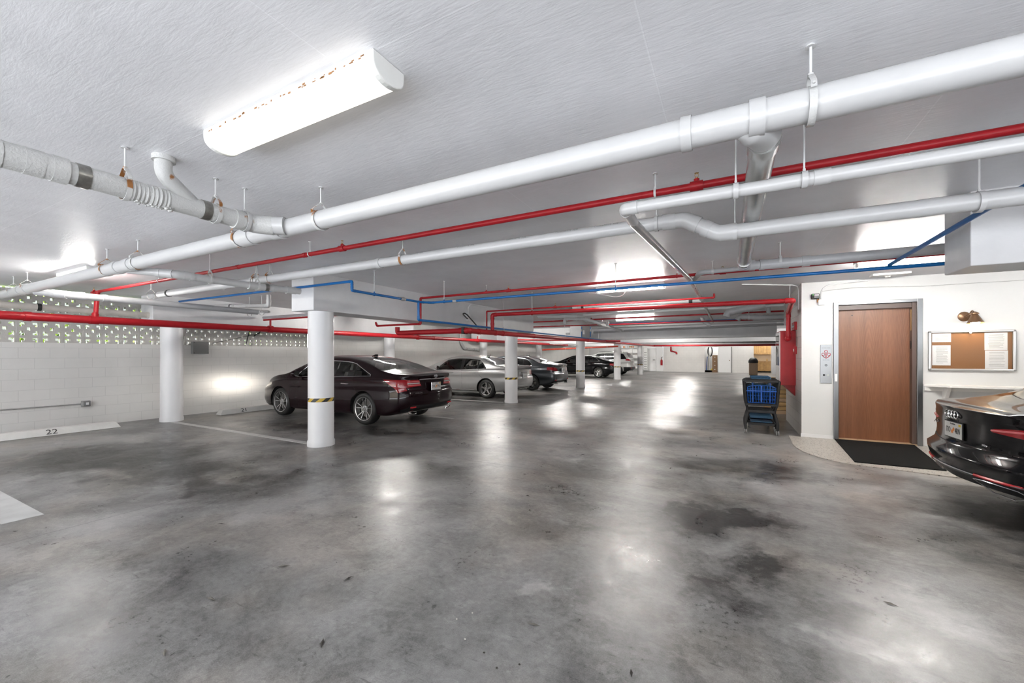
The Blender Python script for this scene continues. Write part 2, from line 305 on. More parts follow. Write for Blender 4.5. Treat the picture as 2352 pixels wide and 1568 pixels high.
def leaves_mat():
    m = mat('hedge_leaf', (0.16, 0.30, 0.03), 0.6); n, l = nodes(m); b = n['Principled BSDF']
    oi = n.new('ShaderNodeTexCoord').outputs['Object']; r = n.new('ShaderNodeValToRGB'); e = r.color_ramp.elements
    e[0].position = 0.35; e[0].color = (0.03, 0.08, 0.012, 1); e[1].position = 0.65; e[1].color = (0.42, 0.58, 0.06, 1); l.new(noise(n, l, oi, 5, 4), r.inputs[0]); l.new(r.outputs[0], b.inputs['Base Color']); return m
M['hedge'] = leaves_mat()

# ---------------------------------------------------------------- object helpers
def put(o, name, parent=None):
    COL.objects.link(o); o.name = name
    if parent is not None:
        o.parent = parent
        root = parent; loc = Vector(parent.location)
        while root.parent is not None: root = root.parent; loc = Vector(root.location)
        if parent.parent is None: o.matrix_parent_inverse = Matrix.Translation(-loc) if not parent.get('local') else Matrix()
    return o
def tag(o, label, cat, group=None):
    o['label'] = label; o['category'] = cat
    if group: o['group'] = group
    return o
def thing(name, label, cat, loc=(0, 0, 0), group=None):
    o = bpy.data.objects.new(name, None); o.empty_display_size = 0.1; COL.objects.link(o); o.location = loc; return tag(o, label, cat, group)
def struct(o): o['kind'] = 'structure'; return o

class MB:
    def __init__(s): s.v = []; s.f = []; s.mi = []; s.cur = 0
    def add(s, vs, fs):
        k = len(s.v); s.v += [tuple(p) for p in vs]; s.f += [tuple(i+k for i in f) for f in fs]; s.mi += [s.cur]*len(fs); return s
    def box(s, a, b, taper=None):
        (x0, y0, z0), (x1, y1, z1) = a, b
        x0, x1 = min(x0, x1), max(x0, x1); y0, y1 = min(y0, y1), max(y0, y1); z0, z1 = min(z0, z1), max(z0, z1)
        return s.add([(x0, y0, z0), (x1, y0, z0), (x1, y1, z0), (x0, y1, z0), (x0, y0, z1), (x1, y0, z1), (x1, y1, z1), (x0, y1, z1)],
                     [(0, 3, 2, 1), (4, 5, 6, 7), (0, 1, 5, 4), (1, 2, 6, 5), (2, 3, 7, 6), (3, 0, 4, 7)])
    def hexa(s, p):   # 8 points bottom loop then top loop
        return s.add(p, [(0, 3, 2, 1), (4, 5, 6, 7), (0, 1, 5, 4), (1, 2, 6, 5), (2, 3, 7, 6), (3, 0, 4, 7)])
    def tube(s, pts, r, seg=16, caps=True, closed=False):
        pts = [Vector(p) for p in pts]; n = len(pts); rs = r if isinstance(r, (list, tuple)) else [r]*n
        t0 = (pts[1]-pts[0]).normalized(); up = Vector((0, 0, 1)) if abs(t0.z) < 0.9 else Vector((1, 0, 0)); a = t0.cross(up).normalized(); rings = []
        for i in range(n):
            if closed: t = (pts[(i+1) % n]-pts[i-1]).normalized()
            elif i == 0: t = t0
            elif i == n-1: t = (pts[i]-pts[i-1]).normalized()
            else: t = ((pts[i+1]-pts[i]).normalized()+(pts[i]-pts[i-1]).normalized()).normalized()
            a = (a-t*a.dot(t)).normalized(); b = t.cross(a)
            rings.append([pts[i]+(a*math.cos(2*PI*k/seg)+b*math.sin(2*PI*k/seg))*rs[i] for k in range(seg)])
        vs = [p for rg in rings for p in rg]; fs = []
        for i in range(n if closed else n-1):
            j = (i+1) % n
            for k in range(seg): fs.append((i*seg+k, i*seg+(k+1) % seg, j*seg+(k+1) % seg, j*seg+k))
        if caps and not closed: fs.append(tuple(range(seg-1, -1, -1))); fs.append(tuple((n-1)*seg+k for k in range(seg)))
        return s.add(vs, fs)
    def cyl(s, a, b, r, r2=None, seg=20): return s.tube([a, b], [r, r if r2 is None else r2], seg)
    def lathe(s, prof, origin=(0, 0, 0), axis=(0, 0, 1), seg=28, close=False):
        o = Vector(origin); ax = Vector(axis).normalized(); up = Vector((0, 0, 1)) if abs(ax.z) < 0.9 else Vector((1, 0, 0)); a = ax.cross(up).normalized(); b = ax.cross(a)
        vs = []; m = len(prof)
        for (r, h) in prof:
            for k in range(seg):
                t = 2*PI*k/seg; vs.append(o+ax*h+(a*math.cos(t)+b*math.sin(t))*max(r, 1e-5))
        fs = []
        for i in range(m if close else m-1):
            j = (i+1) % m
            for k in range(seg): fs.append((i*seg+k, j*seg+k, j*seg+(k+1) % seg, i*seg+(k+1) % seg))
        return s.add(vs, fs)
    def prism(s, poly, d, closed=True):   # poly list of 3D points, extruded along vector d
        d = Vector(d); n = len(poly); vs = [Vector(p) for p in poly]+[Vector(p)+d for p in poly]
        fs = [tuple(range(n-1, -1, -1)), tuple(range(n, 2*n))]+[(i, (i+1) % n, n+(i+1) % n, n+i) for i in range(n)]
        return s.add(vs, fs)
    def ball(s, c, r, seg=14, sc=(1, 1, 1)):
        c = Vector(c); vs = [(c.x, c.y, c.z-r*sc[2])]; fs = []; R = seg//2
        for i in range(1, R):
            t = PI*i/R
            for k in range(seg): vs.append((c.x+r*sc[0]*math.sin(t)*math.cos(2*PI*k/seg), c.y+r*sc[1]*math.sin(t)*math.sin(2*PI*k/seg), c.z-r*sc[2]*math.cos(t)))
        vs.append((c.x, c.y, c.z+r*sc[2])); L = len(vs)-1
        for k in range(seg): fs.append((0, 1+(k+1) % seg, 1+k)); fs.append((L, L-seg+k, L-seg+(k+1) % seg))
        for i in range(R-2):
            for k in range(seg): a = 1+i*seg; fs.append((a+k, a+(k+1) % seg, a+seg+(k+1) % seg, a+seg+k))
        return s.add(vs, fs)
    def build(s, name, m, parent=None, smooth=True, bevel=0.0, ang=38):
        me = bpy.data.meshes.new(name); me.from_pydata(s.v, [], s.f); me.validate()
        ms = m if isinstance(m, (list, tuple)) else [m]
        for x in ms: me.materials.append(x)
        if len(ms) > 1 and len(me.polygons) == len(s.mi): me.polygons.foreach_set('material_index', s.mi)
        bm = bmesh.new(); bm.from_mesh(me); bmesh.ops.recalc_face_normals(bm, faces=bm.faces); bm.to_mesh(me); bm.free()
        if smooth:
            me.polygons.foreach_set('use_smooth', [True]*len(me.polygons)); me.set_sharp_from_angle(angle=math.radians(ang))
        o = bpy.data.objects.new(name, me); put(o, name, parent)
        if bevel > 0: b = o.modifiers.new('bevel', 'BEVEL'); b.width = bevel; b.segments = 2; b.limit_method = 'ANGLE'
        return o

def fillet(pts, r, n=6):
    pts = [Vector(p) for p in pts]; out = [pts[0]]
    for i in range(1, len(pts)-1):
        p, a, b = pts[i], pts[i-1], pts[i+1]; da = (a-p); db = (b-p); k = min(r, da.length*0.45, db.length*0.45)
        A = p+da.normalized()*k; B = p+db.normalized()*k
        for j in range(n+1): t = j/n; out.append(A*(1-t)**2+p*2*t*(1-t)+B*t*t)
    out.append(pts[-1]); return out

def text_mesh(s, size, m, name, parent, origin, xdir, ydir, depth=0.002, align='CENTER', font_shear=0.0, xscale=1.0):
    c = bpy.data.curves.new('t', 'FONT'); c.body = s; c.size = size; c.extrude = depth/2; c.align_x = align; c.align_y = 'CENTER'; c.resolution_u = 3; c.shear = font_shear
    o = bpy.data.objects.new('t', c); COL.objects.link(o); bpy.context.view_layer.update()
    me = bpy.data.meshes.new_from_object(o.evaluated_get(bpy.context.evaluated_depsgraph_get())); bpy.data.objects.remove(o); bpy.data.curves.remove(c)
    X = Vector(xdir).normalized(); Y = Vector(ydir).normalized(); Z = X.cross(Y).normalized(); X = X*xscale
    me.transform(Matrix(((X.x, Y.x, Z.x, origin[0]), (X.y, Y.y, Z.y, origin[1]), (X.z, Y.z, Z.z, origin[2]), (0, 0, 0, 1))))
    me.materials.clear(); me.materials.append(m); q = bpy.data.objects.new(name, me); put(q, name, parent); return q
# ================================================================ the building
CEIL = 2.74; BOT = 2.16; XL = -11.65; YE = 8.84; XE = 1.137; YF = 37.4; XR = 9.5; YB = -4.2
def sbox(name, a, b, m, **k): return struct(MB().box(a, b).build(name, m, smooth=False, **k))
sbox('floor', (XL-0.3, YB, -0.2), (XR+0.3, YF+6, 0), M['floor'])
sbox('ceiling', (XL-0.3, YB, CEIL), (XR+0.3, YF+6, CEIL+0.25), M['ceiling'])
# left wall: blockwork sill with an open breeze-block screen above it, then solid block
YS = 8.39
w = MB(); w.box((XL-0.2, YB, 0), (XL, YS, 1.70)); w.box((XL-0.2, YS, 0), (XL, YF+1, CEIL)); w.box((XL-0.2, YB, 0), (XL-0.19, YB+0.1, CEIL))
struct(w.build('wall_left', M['block_y'], smooth=False))
def breeze():
    p = 0.2955; mb = MB(); xs0 = XL-0.14; xs1 = XL-0.03
    cuts = [0, .09, .235, .36, .40, .60, .64, .765, .91, 1.0]      # '#' solid, '.' open
    rows = ['#########', '#..###..#', '#.#####.#', '#########', '####.####', '#########', '#.#####.#', '#..###..#', '#########']
    cells = [(i, j) for j in range(9) for i in range(9) if rows[j][i] == '#']
    sol = set(cells)
    y = 2.394-13*p; z0 = 1.81-p
    ny = int(round((YS-y)/p)); nz = 4
    def quadbox(a, b, faces):
        (x0, y0, z0_), (x1, y1, z1) = a, b
        v = [(x0, y0, z0_), (x1, y0, z0_), (x1, y1, z0_), (x0, y1, z0_), (x0, y0, z1), (x1, y0, z1), (x1, y1, z1), (x0, y1, z1)]
        F = {'d': (0, 3, 2, 1), 'u': (4, 5, 6, 7), 's': (0, 1, 5, 4), 'e': (1, 2, 6, 5), 'n': (2, 3, 7, 6), 'w': (3, 0, 4, 7)}
        mb.add(v, [F[c] for c in faces])
    for a in range(ny):
        for b in range(nz):
            for (i, j) in cells:
                ya, yb = y+(a+cuts[i])*p, y+(a+cuts[i+1])*p; za, zb = z0+(b+cuts[j])*p, min(z0+(b+cuts[j+1])*p, CEIL)
                if zb <= za or zb < 1.60: continue
                f = 'ew'
                if (i-1, j) not in sol and i > 0: f += 's'
                if (i+1, j) not in sol and i < 8: f += 'n'
                if (i, j-1) not in sol and j > 0: f += 'd'
                if (i, j+1) not in sol and j < 8: f += 'u'
                quadbox((xs0, ya, za), (xs1, yb, zb), f)
            # mortar joints proud of the blocks
            mb.box((xs1-0.001, y+a*p-0.004, z0+b*p), (xs1+0.003, y+a*p+0.004, min(z0+(b+1)*p, CEIL)))
    for b in range(nz): mb.box((xs1-0.001, y, z0+b*p-0.004), (xs1+0.003, YS, z0+b*p+0.004))
    me = bpy.data.meshes.new('wall_left_screen'); me.from_pydata(mb.v, [], mb.f); me.materials.append(M['screen'])
    o = bpy.data.objects.new('wall_left_screen', me); COL.objects.link(o); struct(o)
breeze()
sbox('wall_far', (XL, YF, 0), (-5.12, YF+0.2, CEIL), M['white'])
w = MB(); w.box((-5.05, YF-0.02, 0), (-1.80, YF+0.2, CEIL)); w.box((0.16, YF-0.02, 0), (1.70, YF+0.2, CEIL)); w.box((-0.80, YF-0.02, 2.08), (0.2, YF+0.2, CEIL)); w.box((-1.8, YF-0.02, 2.08), (-0.8, YF+0.2, CEIL)); w.box((1.7, YF, 2.25), (3.0, YF+0.2, CEIL))
struct(w.build('wall_far_block', M['block_x'], smooth=False))
w = MB(); w.box((-2.0, YF+1.8, 0), (0.3, YF+1.9, CEIL)); w.box((-1.9, YF+0.2, 0), (-1.8, YF+1.8, CEIL)); w.box((0.16, YF+0.2, 0), (0.26, YF+1.8, CEIL))
struct(w.build('wall_closet', M['wallpaint'], smooth=False))
w = MB(); w.box((1.5, YF+2.6, 0), (4.2, YF+2.7, CEIL)); w.box((1.60, YF+0.2, 0), (1.70, YF+2.6, CEIL)); w.box((4.0, YF+0.2, 0), (4.1, YF+2.6, CEIL))
struct(w.build('wall_kitchen', M['kitchen'], smooth=False))
sbox('wall_far_right', (2.86, YF-0.5, 0), (XR, YF+0.2, CEIL), M['beam'])
# lift shaft: side wall runs away from the corner, front wall carries the lift door
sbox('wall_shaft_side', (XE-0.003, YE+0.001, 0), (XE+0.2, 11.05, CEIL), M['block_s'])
w = MB(); w.box((XE, YE, 0), (1.60, YE+0.2, CEIL)); w.box((2.71, YE, 0), (XR, YE+0.2, CEIL)); w.box((1.60, YE, 2.36), (2.71, YE+0.2, CEIL))
struct(w.build('wall_lift', M['wallpaint'], smooth=False))
sbox('baseboard_lift', (XE-0.012, YE-0.014, 0), (1.59, YE+0.03, 0.07), M['beam'])
sbox('wall_right', (XR, YB, 0), (XR+0.2, YF, CEIL), M['wallpaint'])
sbox('wall_right_back', (2.2, 11.2, 0), (2.4, 11.21+3.2, CEIL), M['wallpaint'])
# open side behind the camera; unseen pale forecourt added to bounce sunlight upward
w = MB(); w.box((XL-0.3, YB-0.2, 2.55), (XR+0.3, YB, CEIL)); w.box((XL-.2, YB-.2, 0), (XL+.3, YB, CEIL)); w.box((XR-.3, YB-.2, 0), (XR, YB, CEIL))
struct(w.build('wall_back', M['wallpaint'], smooth=False))
sbox('ground_bounce', (-30, YB-30, -0.2), (30, YB, -0.002), M['pale'])

# beams on the two column rows, and the ones crossing
def beam(x0, x1, y0, y1, zb=BOT, m='beam'): return struct(MB().box((x0, y0, zb), (x1, y1, CEIL+0.02)).build('ceiling_beam', M[m], smooth=False, bevel=0.008))
beam(-6.20, -5.66, 4.13, 12.15); beam(-11.25, -10.72, 4.05, 12.1)
beam(-6.16, -5.66, 17.0, 18.35); beam(-6.16, -5.66, 23.0, 24.6); beam(-6.16, -5.66, 29.0, 31.0)
beam(-11.2, -10.7, 16.8, 31)
beam(XL, 1.6, 18.45, 18.95); beam(XL, XR, 23.7, 24.2, 2.13); beam(XL, XR, 30.4, 30.9, 2.10)
beam(1.66, XR, 4.49, 4.93)
# columns
def column(x, y, label, tape=True, r=0.195, zt=BOT):
    t = thing('column', label, 'column', (x, y, 0), 'round white columns'); mb = MB()
    mb.lathe([(0, 0), (r+0.012, 0.0), (r+0.012, 0.075), (r, 0.10), (r, zt), (0, zt)], (x, y, 0), seg=48); mb.build('shaft', M['colpaint'], t)
    if tape:
        q = MB(); q.lathe([(r+0.001, -0.03), (r+0.003, -0.03), (r+0.003, 0.03), (r+0.001, 0.03)], (0, 0, 0), seg=48)
        o = q.build('hazard_tape', M['tape'], None); o.parent = t; o.location = (0, 0, TAPEZ); o['label'] = 'yellow and black striped tape'
TAPEZ = 0.745
column(-5.87, 4.42, 'round white column nearest the camera, in front of the burgundy sedan')
column(-5.90, 11.05, 'round white column in front of the silver sedan, second of the taped row')
column(-5.85, 17.5, 'third white taped column, in front of the black sedan bonnet')
column(-5.86, 24.3, 'fourth white taped column, beside the tail of the farthest black sedan')
column(-5.80, 31.0, 'fifth and farthest white taped column, just right of the small suv')
column(-10.93, 4.47, 'untaped white column against the left wall beside kerb stop 22', False, 0.20)
column(-10.93, 11.05, 'untaped white column behind the burgundy sedan roof', False, 0.19)
column(-10.93, 17.5, 'untaped white column behind the silver sedan roof', False, 0.19)
column(-10.93, 24.3, 'untaped white column behind the dark grey sedan roof', False, 0.19)

# painted bay lines
def line(x0, x1, y0, y1, label):
    o = MB().box((x0, y0, 0.0), (x1, y1, 0.004)).build('parking_line', M['line'], smooth=False); tag(o, label, 'parking line', 'painted bay lines')
line(-10.7, -6.07, 4.35, 4.46, 'painted bay line between the two nearest columns')
line(-10.7, -5.56, 1.05, 1.30, 'wide painted bay line at the left edge of the picture')
line(-10.7, -5.6, 7.60, 7.71, 'painted bay line under the far side of the burgundy sedan')
line(-10.7, -6.12, 10.88, 10.98, 'painted bay line in front of the silver sedan')
line(-10.7, -5.55, 14.25, 14.35, 'painted bay line between the silver sedan and dark grey sedan')
line(-10.7, -5.6, 17.5, 17.6, 'painted bay line beyond the dark grey sedan')
line(-10.7, -5.6, 24.2, 24.3, 'painted bay line in front of the farthest black sedan')

def kerb(y0, y1, num, ynum, label):
    t = thing('wheel_stop', label, 'wheel stop', (-11.0, (y0+y1)/2, 0), 'white concrete wheel stops'); xa, xb = -11.09, -10.86; h = 0.125
    e = 0.07
    mb = MB(); mb.hexa([(xa, y0, 0), (xb, y0, 0), (xb, y1, 0), (xa, y1, 0), (xa+0.03, y0+e, h), (xb-0.05, y0+e, h), (xb-0.05, y1-e, h), (xa+0.03, y1-e, h)])
    mb.build('block', M['stop'], t, bevel=0.012)
    n = Vector((h, 0, 0.05)).normalized(); c = Vector((xb-0.025, ynum, h*0.5))+n*0.003
    text_mesh(num, 0.125, M['blackink'], 'number', t, c, (0, 1, 0), (-0.05, 0, h), 0.002, xscale=1.25)
kerb(0.9, 3.60, '22', 2.64, 'white concrete wheel stop marked 22, below the outlet on the left wall')
kerb(5.42, 8.1, '21', 5.98, 'white concrete wheel stop marked 21, ahead of the burgundy sedan')

# lift lobby: terrazzo apron, mat, door
ap = [PZ(1818, 1014, 0), PZ(1821, 1021, 0), PZ(1830, 1029, 0), PZ(1843, 1037, 0), PZ(1860, 1044, 0), PZ(1885, 1052, 0), PZ(1930, 1063, 0), PZ(1990, 1072, 0), PZ(2090, 1084, 0), PZ(2180, 1096, 0)]
ap = [Vector((p.x, p.y, 0)) for p in ap]+[V(3.4, 6.9, 0), V(6, 6.9, 0), V(6, YE, 0), V(0.95, YE, 0)]
struct(MB().prism(ap, (0, 0, 0.012)).build('terrazzo_apron', M['terrazzo'], smooth=False))
mt = [V(1.60, YE-0.03, .012), V(2.62, YE-0.03, .012), V(2.40, 7.06, .012), V(1.50, 7.06, .012)]
o = MB().prism([mt[0], mt[3], mt[2], mt[1]], (0, 0, 0.012)).build('door_mat', M['rubmat'], smooth=False); tag(o, 'black rubber mat on the terrazzo apron in front of the lift door', 'door mat')
d = struct(bpy.data.objects.new('door_1', None)); COL.objects.link(d); d.location = (2.15, YE, 0)
MB().box((1.63, YE+0.10, 0.03), (2.62, YE+0.14, 2.30)).build('door_panel', M['door'], d, smooth=False)
f = MB(); f.box((1.587, YE-0.035, 0), (1.655, YE+0.12, 2.365)); f.box((2.655, YE-0.035, 0), (2.72, YE+0.02, 2.365)); f.box((1.655, YE-0.035, 2.315), (2.655, YE+0.02, 2.365))
f.build('door_frame', M['ss'], d, smooth=False, bevel=0.004)
f = MB(); f.box((2.60, YE+0.0, 0), (2.657, YE+0.14, 2.32)); f.box((1.655, YE+0.02, 2.235), (2.657, YE+0.14, 2.32)); f.build('jamb_lining', M['brown'], d, smooth=False)
MB().box((1.655, YE-0.03, 0), (2.66, YE+0.12, 0.03)).build('sill', M['sill'], d, smooth=False)
MB().box((2.597, YE+0.03, 1.86), (2.602, YE+0.055, 2.20)).build('hinge', M['brass'], d, smooth=False, bevel=.002)
MB().box((2.595, YE+0.03, 1.56), (2.602, YE+0.07, 1.69)).build('lock_plate', M['blackpl'], d, smooth=False)
q = PY(1957, 724, YE+0.10); MB().cyl((q.x, YE+0.095, q.z), (q.x, YE+0.10, q.z), 0.009).build('spy_hole', M['blackpl'], d)
q = MB(); q.box((1.60, YE-0.045, 1.01), (1.635, YE-0.033, 1.14)); q.build('card_reader', M['white'], d, smooth=False, bevel=.003)
# ================================================================ pipework
def frame_of(d):
    d = Vector(d).normalized(); up = V(0, 0, 1) if abs(d.z) < 0.9 else V(1, 0, 0); a = d.cross(up).normalized(); return d, a, d.cross(a)
def pipe(name, label, pts, r, m, cat='pipe', bend=None, coup=(), bands=(), heads=(), seg=22, cname='coupling', group=None, ends=False):
    pts = [Vector(p) for p in pts]
    t = thing(name, label, cat, tuple((pts[0]+pts[-1])/2), group)
    MB().tube(fillet(pts, bend if bend is not None else r*2.2), r, seg).build('pipe_run', M[m], t)
    def collar(p, d, L, dr, mm, nm):
        d = Vector(d).normalized(); p = Vector(p); R = r+dr
        MB().lathe([(r*0.98, -L/2), (R, -L/2), (R, L/2), (r*0.98, L/2)], p, d, seg).build(nm, M[mm], t)
    for i in range(1, len(pts)-1):      # socket rings each side of a bend
        a = (pts[i-1]-pts[i]); b = (pts[i+1]-pts[i])
        if a.length < r*3 or b.length < r*3: continue
        k = min(bend if bend is not None else r*2.2, a.length*.45, b.length*.45)
        q = MB()
        for dd in (a, b):
            dn = dd.normalized(); c = pts[i]+dn*(k+r*0.35); q.lathe([(r*.98, -r*.55), (r*1.16, -r*.55), (r*1.16, r*.45), (r*.98, r*.45)], c, dn, seg)
        if r*1.1 > 0: q.tube([p for p in fillet([pts[i]+a.normalized()*k*1.02, pts[i], pts[i]+b.normalized()*k*1.02], k)], r*1.1, seg, caps=False)
        q.build('elbow', M[m], t)
    for c in coup:                       # (segment index, fraction, length)
        i, f, L = c[:3]; p = pts[i].lerp(pts[i+1], f); collar(p, pts[i+1]-pts[i], L, max(r*0.13, 0.004), m, cname)
    for c in bands:
        i, f, L = c[:3]; p = pts[i].lerp(pts[i+1], f); collar(p, pts[i+1]-pts[i], L, r*0.08+0.002, c[3] if len(c) > 3 else 'steel', 'band_clamp')
    for c in heads:                      # upright sprinkler heads
        i, f = c; p = pts[i].lerp(pts[i+1], f); q = MB(); q.lathe([(r*.9, -.04), (r*1.35, -.04), (r*1.35, .04), (r*.9, .04)], p, pts[i+1]-pts[i], 16)
        q.cyl(p, p+V(0, 0, r+.022), r*.75, seg=12); tee = q.build('tee', M[m], t)
        s = MB(); z = p+V(0, 0, r+.022); s.cyl(z, z+V(0, 0, .012), .008, seg=10); s.tube([z+V(-.009, 0, .012), z+V(-.012, 0, .026), z+V(0, 0, .038)], .002, 6); s.tube([z+V(.009, 0, .012), z+V(.012, 0, .026), z+V(0, 0, .038)], .002, 6)
        s.lathe([(.001, .038), (.014, .038), (.014, .040), (.001, .040)], z, (0, 0, 1), 12); s.build('sprinkler_head', M['brass'], tee)
    return t
HN = 0
def hanger(p, r, axis, label, style='clevis', m='hang', top=CEIL, group='pipe hangers'):
    """rod from the ceiling, strap round the pipe"""
    p = Vector(p); ax = Vector(axis).normalized(); t = thing('pipe_hanger', label, 'pipe hanger', (p.x, p.y, p.z), group); sd = ax.cross(V(0, 0, 1)).normalized()
    w = 0.013 if r > 0.03 else 0.007; yo = r+ (0.055 if style == 'clevis' and r > .03 else .012)
    pt = p+V(0, 0, yo); q = MB(); q.cyl((p.x, p.y, pt.z-.01), (p.x, p.y, top), .0045 if r < .05 else .0055, seg=8); q.lathe([(0.001, 0), (.02, 0), (.016, .008), (.001, .008)], (p.x, p.y, top-.008), (0, 0, 1), 12); q.build('rod', M['rod'], t)
    q = MB(); R = r+.004; n = 26; th = 0.003
    a0 = math.radians(28) if yo > r+.03 else 0
    def strip(path, wd):
        vs = []; fs = []
        for c, nn in path:
            for s in (-1, 1): vs += [c+ax*wd*s, c+ax*wd*s+nn*th]
        for i in range(len(path)-1):
            k = i*4; fs += [(k+1, k+3, k+7, k+5), (k, k+4, k+6, k+2), (k, k+1, k+5, k+4), (k+2, k+6, k+7, k+3)]
        q.add(vs, fs)
    path = []
    for i in range(n+1):
        a = PI/2-a0 - (2*PI-2*a0)*i/n if a0 else 2*PI*i/n
        nn = sd*math.cos(a)+V(0, 0, 1)*math.sin(a); path.append((p+nn*R, nn))
    strip(path, w)
    if a0:      # inverted-V yoke with a bolt through it
        for s in (-1, 1):
            A = p+(sd*s*math.sin(a0)+V(0, 0, math.cos(a0)))*R; B = p+sd*s*R*1.05+V(0, 0, r*.55); nn = (sd*s+V(0, 0, 1)).normalized()
            strip([(B, sd*s), (p+sd*s*R*.95+V(0, 0, r*.98), nn), (p+sd*s*.012+V(0, 0, yo), nn), (p+V(0, 0, yo+.002), V(0, 0, 1))], w*.8)
        q.cyl(p-sd*(R*1.15)+V(0, 0, r*.8), p+sd*(R*1.15)+V(0, 0, r*.8), .005, seg=8); q.lathe([(.001, 0), (.011, 0), (.011, .016), (.001, .016)], pt-V(0, 0, .004), (0, 0, 1), 6)
    else:
        q.box(p+V(-.006, -.006, r), p+V(.006, .006, r+.02))
    q.build('strap', M[m], t); return t
XA = (1, 0, 0); YA = (0, 1, 0)

# A: the big white drain main across the picture
ZA = 2.488; YA0 = 2.06
def ax_(u): return PY(u, 600, YA0).x
A = pipe('drain_pipe', 'largest white plastic drain pipe running right across the ceiling', [(-11.4, YA0, ZA-.01), (3.6, YA0, ZA+.012)], .068, 'pvc', coup=[(0, (x+11.4)/15, L) for x, L in
     [(ax_(1577), .045), (ax_(1738), .06), (ax_(640), .10), (ax_(572), .16), (-5.98, .13), (-6.3, .10), (-9.55, .14), (-9.85, .08)]])
for u, lb in [(1862, 'wide white strap hanger holding the big drain pipe, rightmost'), (737, 'rust-stained hanger on the big drain pipe, left of the lit ceiling lamp end'), (552, 'rusty hanger on the big drain pipe just left of the diagonal joint'),
              (317, 'rusty hanger on the big drain pipe, right one of the left middle pair'), (246, 'rusty hanger on the big drain pipe, left one of the left middle pair'), (63, 'thin hanger on the big drain pipe near the left edge'), (31, 'rust-orange hanger on the big drain pipe, leftmost')]:
    hanger((ax_(u), YA0, ZA), .069, XA, lb, m='hang' if u != 1862 else 'pvcw')
# B: old painted iron pipe joining from the camera side, with its riser
XB = -3.27
B = pipe('iron_drain_pipe', 'lumpy painted iron drain pipe on the left coming towards the camera', [(XB, -4.0, 2.50), (XB, .70, 2.49), (XB, 1.86, 2.487), (-3.14, 2.02, 2.487)], .062, 'pvcw', bend=.10, coup=[(1, .02, .07), (1, .92, .09)])
for f, L in [(.18, .055), (.716, .05)]:
    p = V(XB, .70+1.16*f, 2.489); MB().lathe([(.060, -L/2), (.066, -L/2), (.067, L/2), (.060, L/2)], p, YA, 24).build('rubber_coupling', M['steel'], B)['label'] = 'bare metal band coupling with rust'
q = MB()
for i in range(9):
    y = 1.13+i*.022; q.lathe([(.0605, -.013), (.066+.004*random.random(), -.003+.006*random.random()), (.0605, .013)], (XB+random.uniform(-.002, .002), y, 2.486), YA, 20)
for i in range(26):
    q.ball((XB+random.uniform(-.03, .035), random.uniform(1.13, 1.36), 2.425+random.uniform(-.006, .008)), random.uniform(.006, .013), 8)
q.build('tape_wrap', M['pvcw'], B)
q = MB(); q.tube(fillet([(XB+.06, 1.27, CEIL), (XB+.05, 1.27, 2.63), (XB, 1.47, 2.50)], .07), .047, 22); q.build('riser', M['pvcw'], B)
q = MB(); q.lathe([(.046, -.02), (.062, -.02), (.062, .01), (.046, .01)], (XB+.06, 1.27, CEIL-.01), (0, 0, 1), 22); q.build('ceiling_collar', M['pvcw'], B)
q = MB(); q.tube(fillet([(XB, 1.78, 2.488), (XB, 1.90, 2.488), (XB+.16, 2.02, 2.49)], .13), .069, 24); q.build('elbow', M['pvc'], B)
hanger((XB, 1.10, 2.487), .066, YA, 'white clevis hanger on the iron pipe, the one nearer the camera'); hanger((XB, 1.60, 2.487), .066, YA, 'rusty clevis hanger on the iron pipe just past the riser'); hanger((XB, 1.80, 2.487), .071, YA, 'thin strap hanger on the iron pipe where it bends into the main', 'strap', 'pvc')
# D, E: branches off the main going away from the camera; F along the left wall
D = pipe('branch_drain_pipe', 'white branch pipe leaving the big drain pipe and ending by the near beam', [(-6.16, 2.10, 2.455), (-5.80, 2.40, 2.42), (-5.75, 3.40, 2.41), (-5.70, 3.93, 2.42)], .046, 'pvc', bend=.15, coup=[(0, .9, .07), (1, .12, .08), (2, .75, .14)], bands=[(2, .1, .05, 'steel')])
p = V(-5.75, 2.75, 2.415); hanger(p, .05, YA, 'white clevis hanger halfway along the branch pipe left of the near beam'); hanger((-5.75, 3.33, 2.412), .05, YA, 'white clevis hanger near the end of the branch pipe by the near beam')
E_ = pipe('grey_drain_pipe', 'grey branch pipe crossing in front of the breeze-block screen', [(-9.35, 2.10, 2.43), (-9.02, 2.35, 2.39), (-8.97, 5.2, 2.38)], .053, 'pvcg', bend=.15, coup=[(0, .95, .06), (1, .05, .08), (1, .15, .06)])
F_ = pipe('cream_drain_pipe', 'cream pipe along the left wall in front of the screen', [(-10.9, -4, 2.37), (-10.9, 4.5, 2.30)], .06, 'cast', bands=[(0, .763, .05, 'rubber')], coup=[(0, .925, .05), (0, .945, .05)])
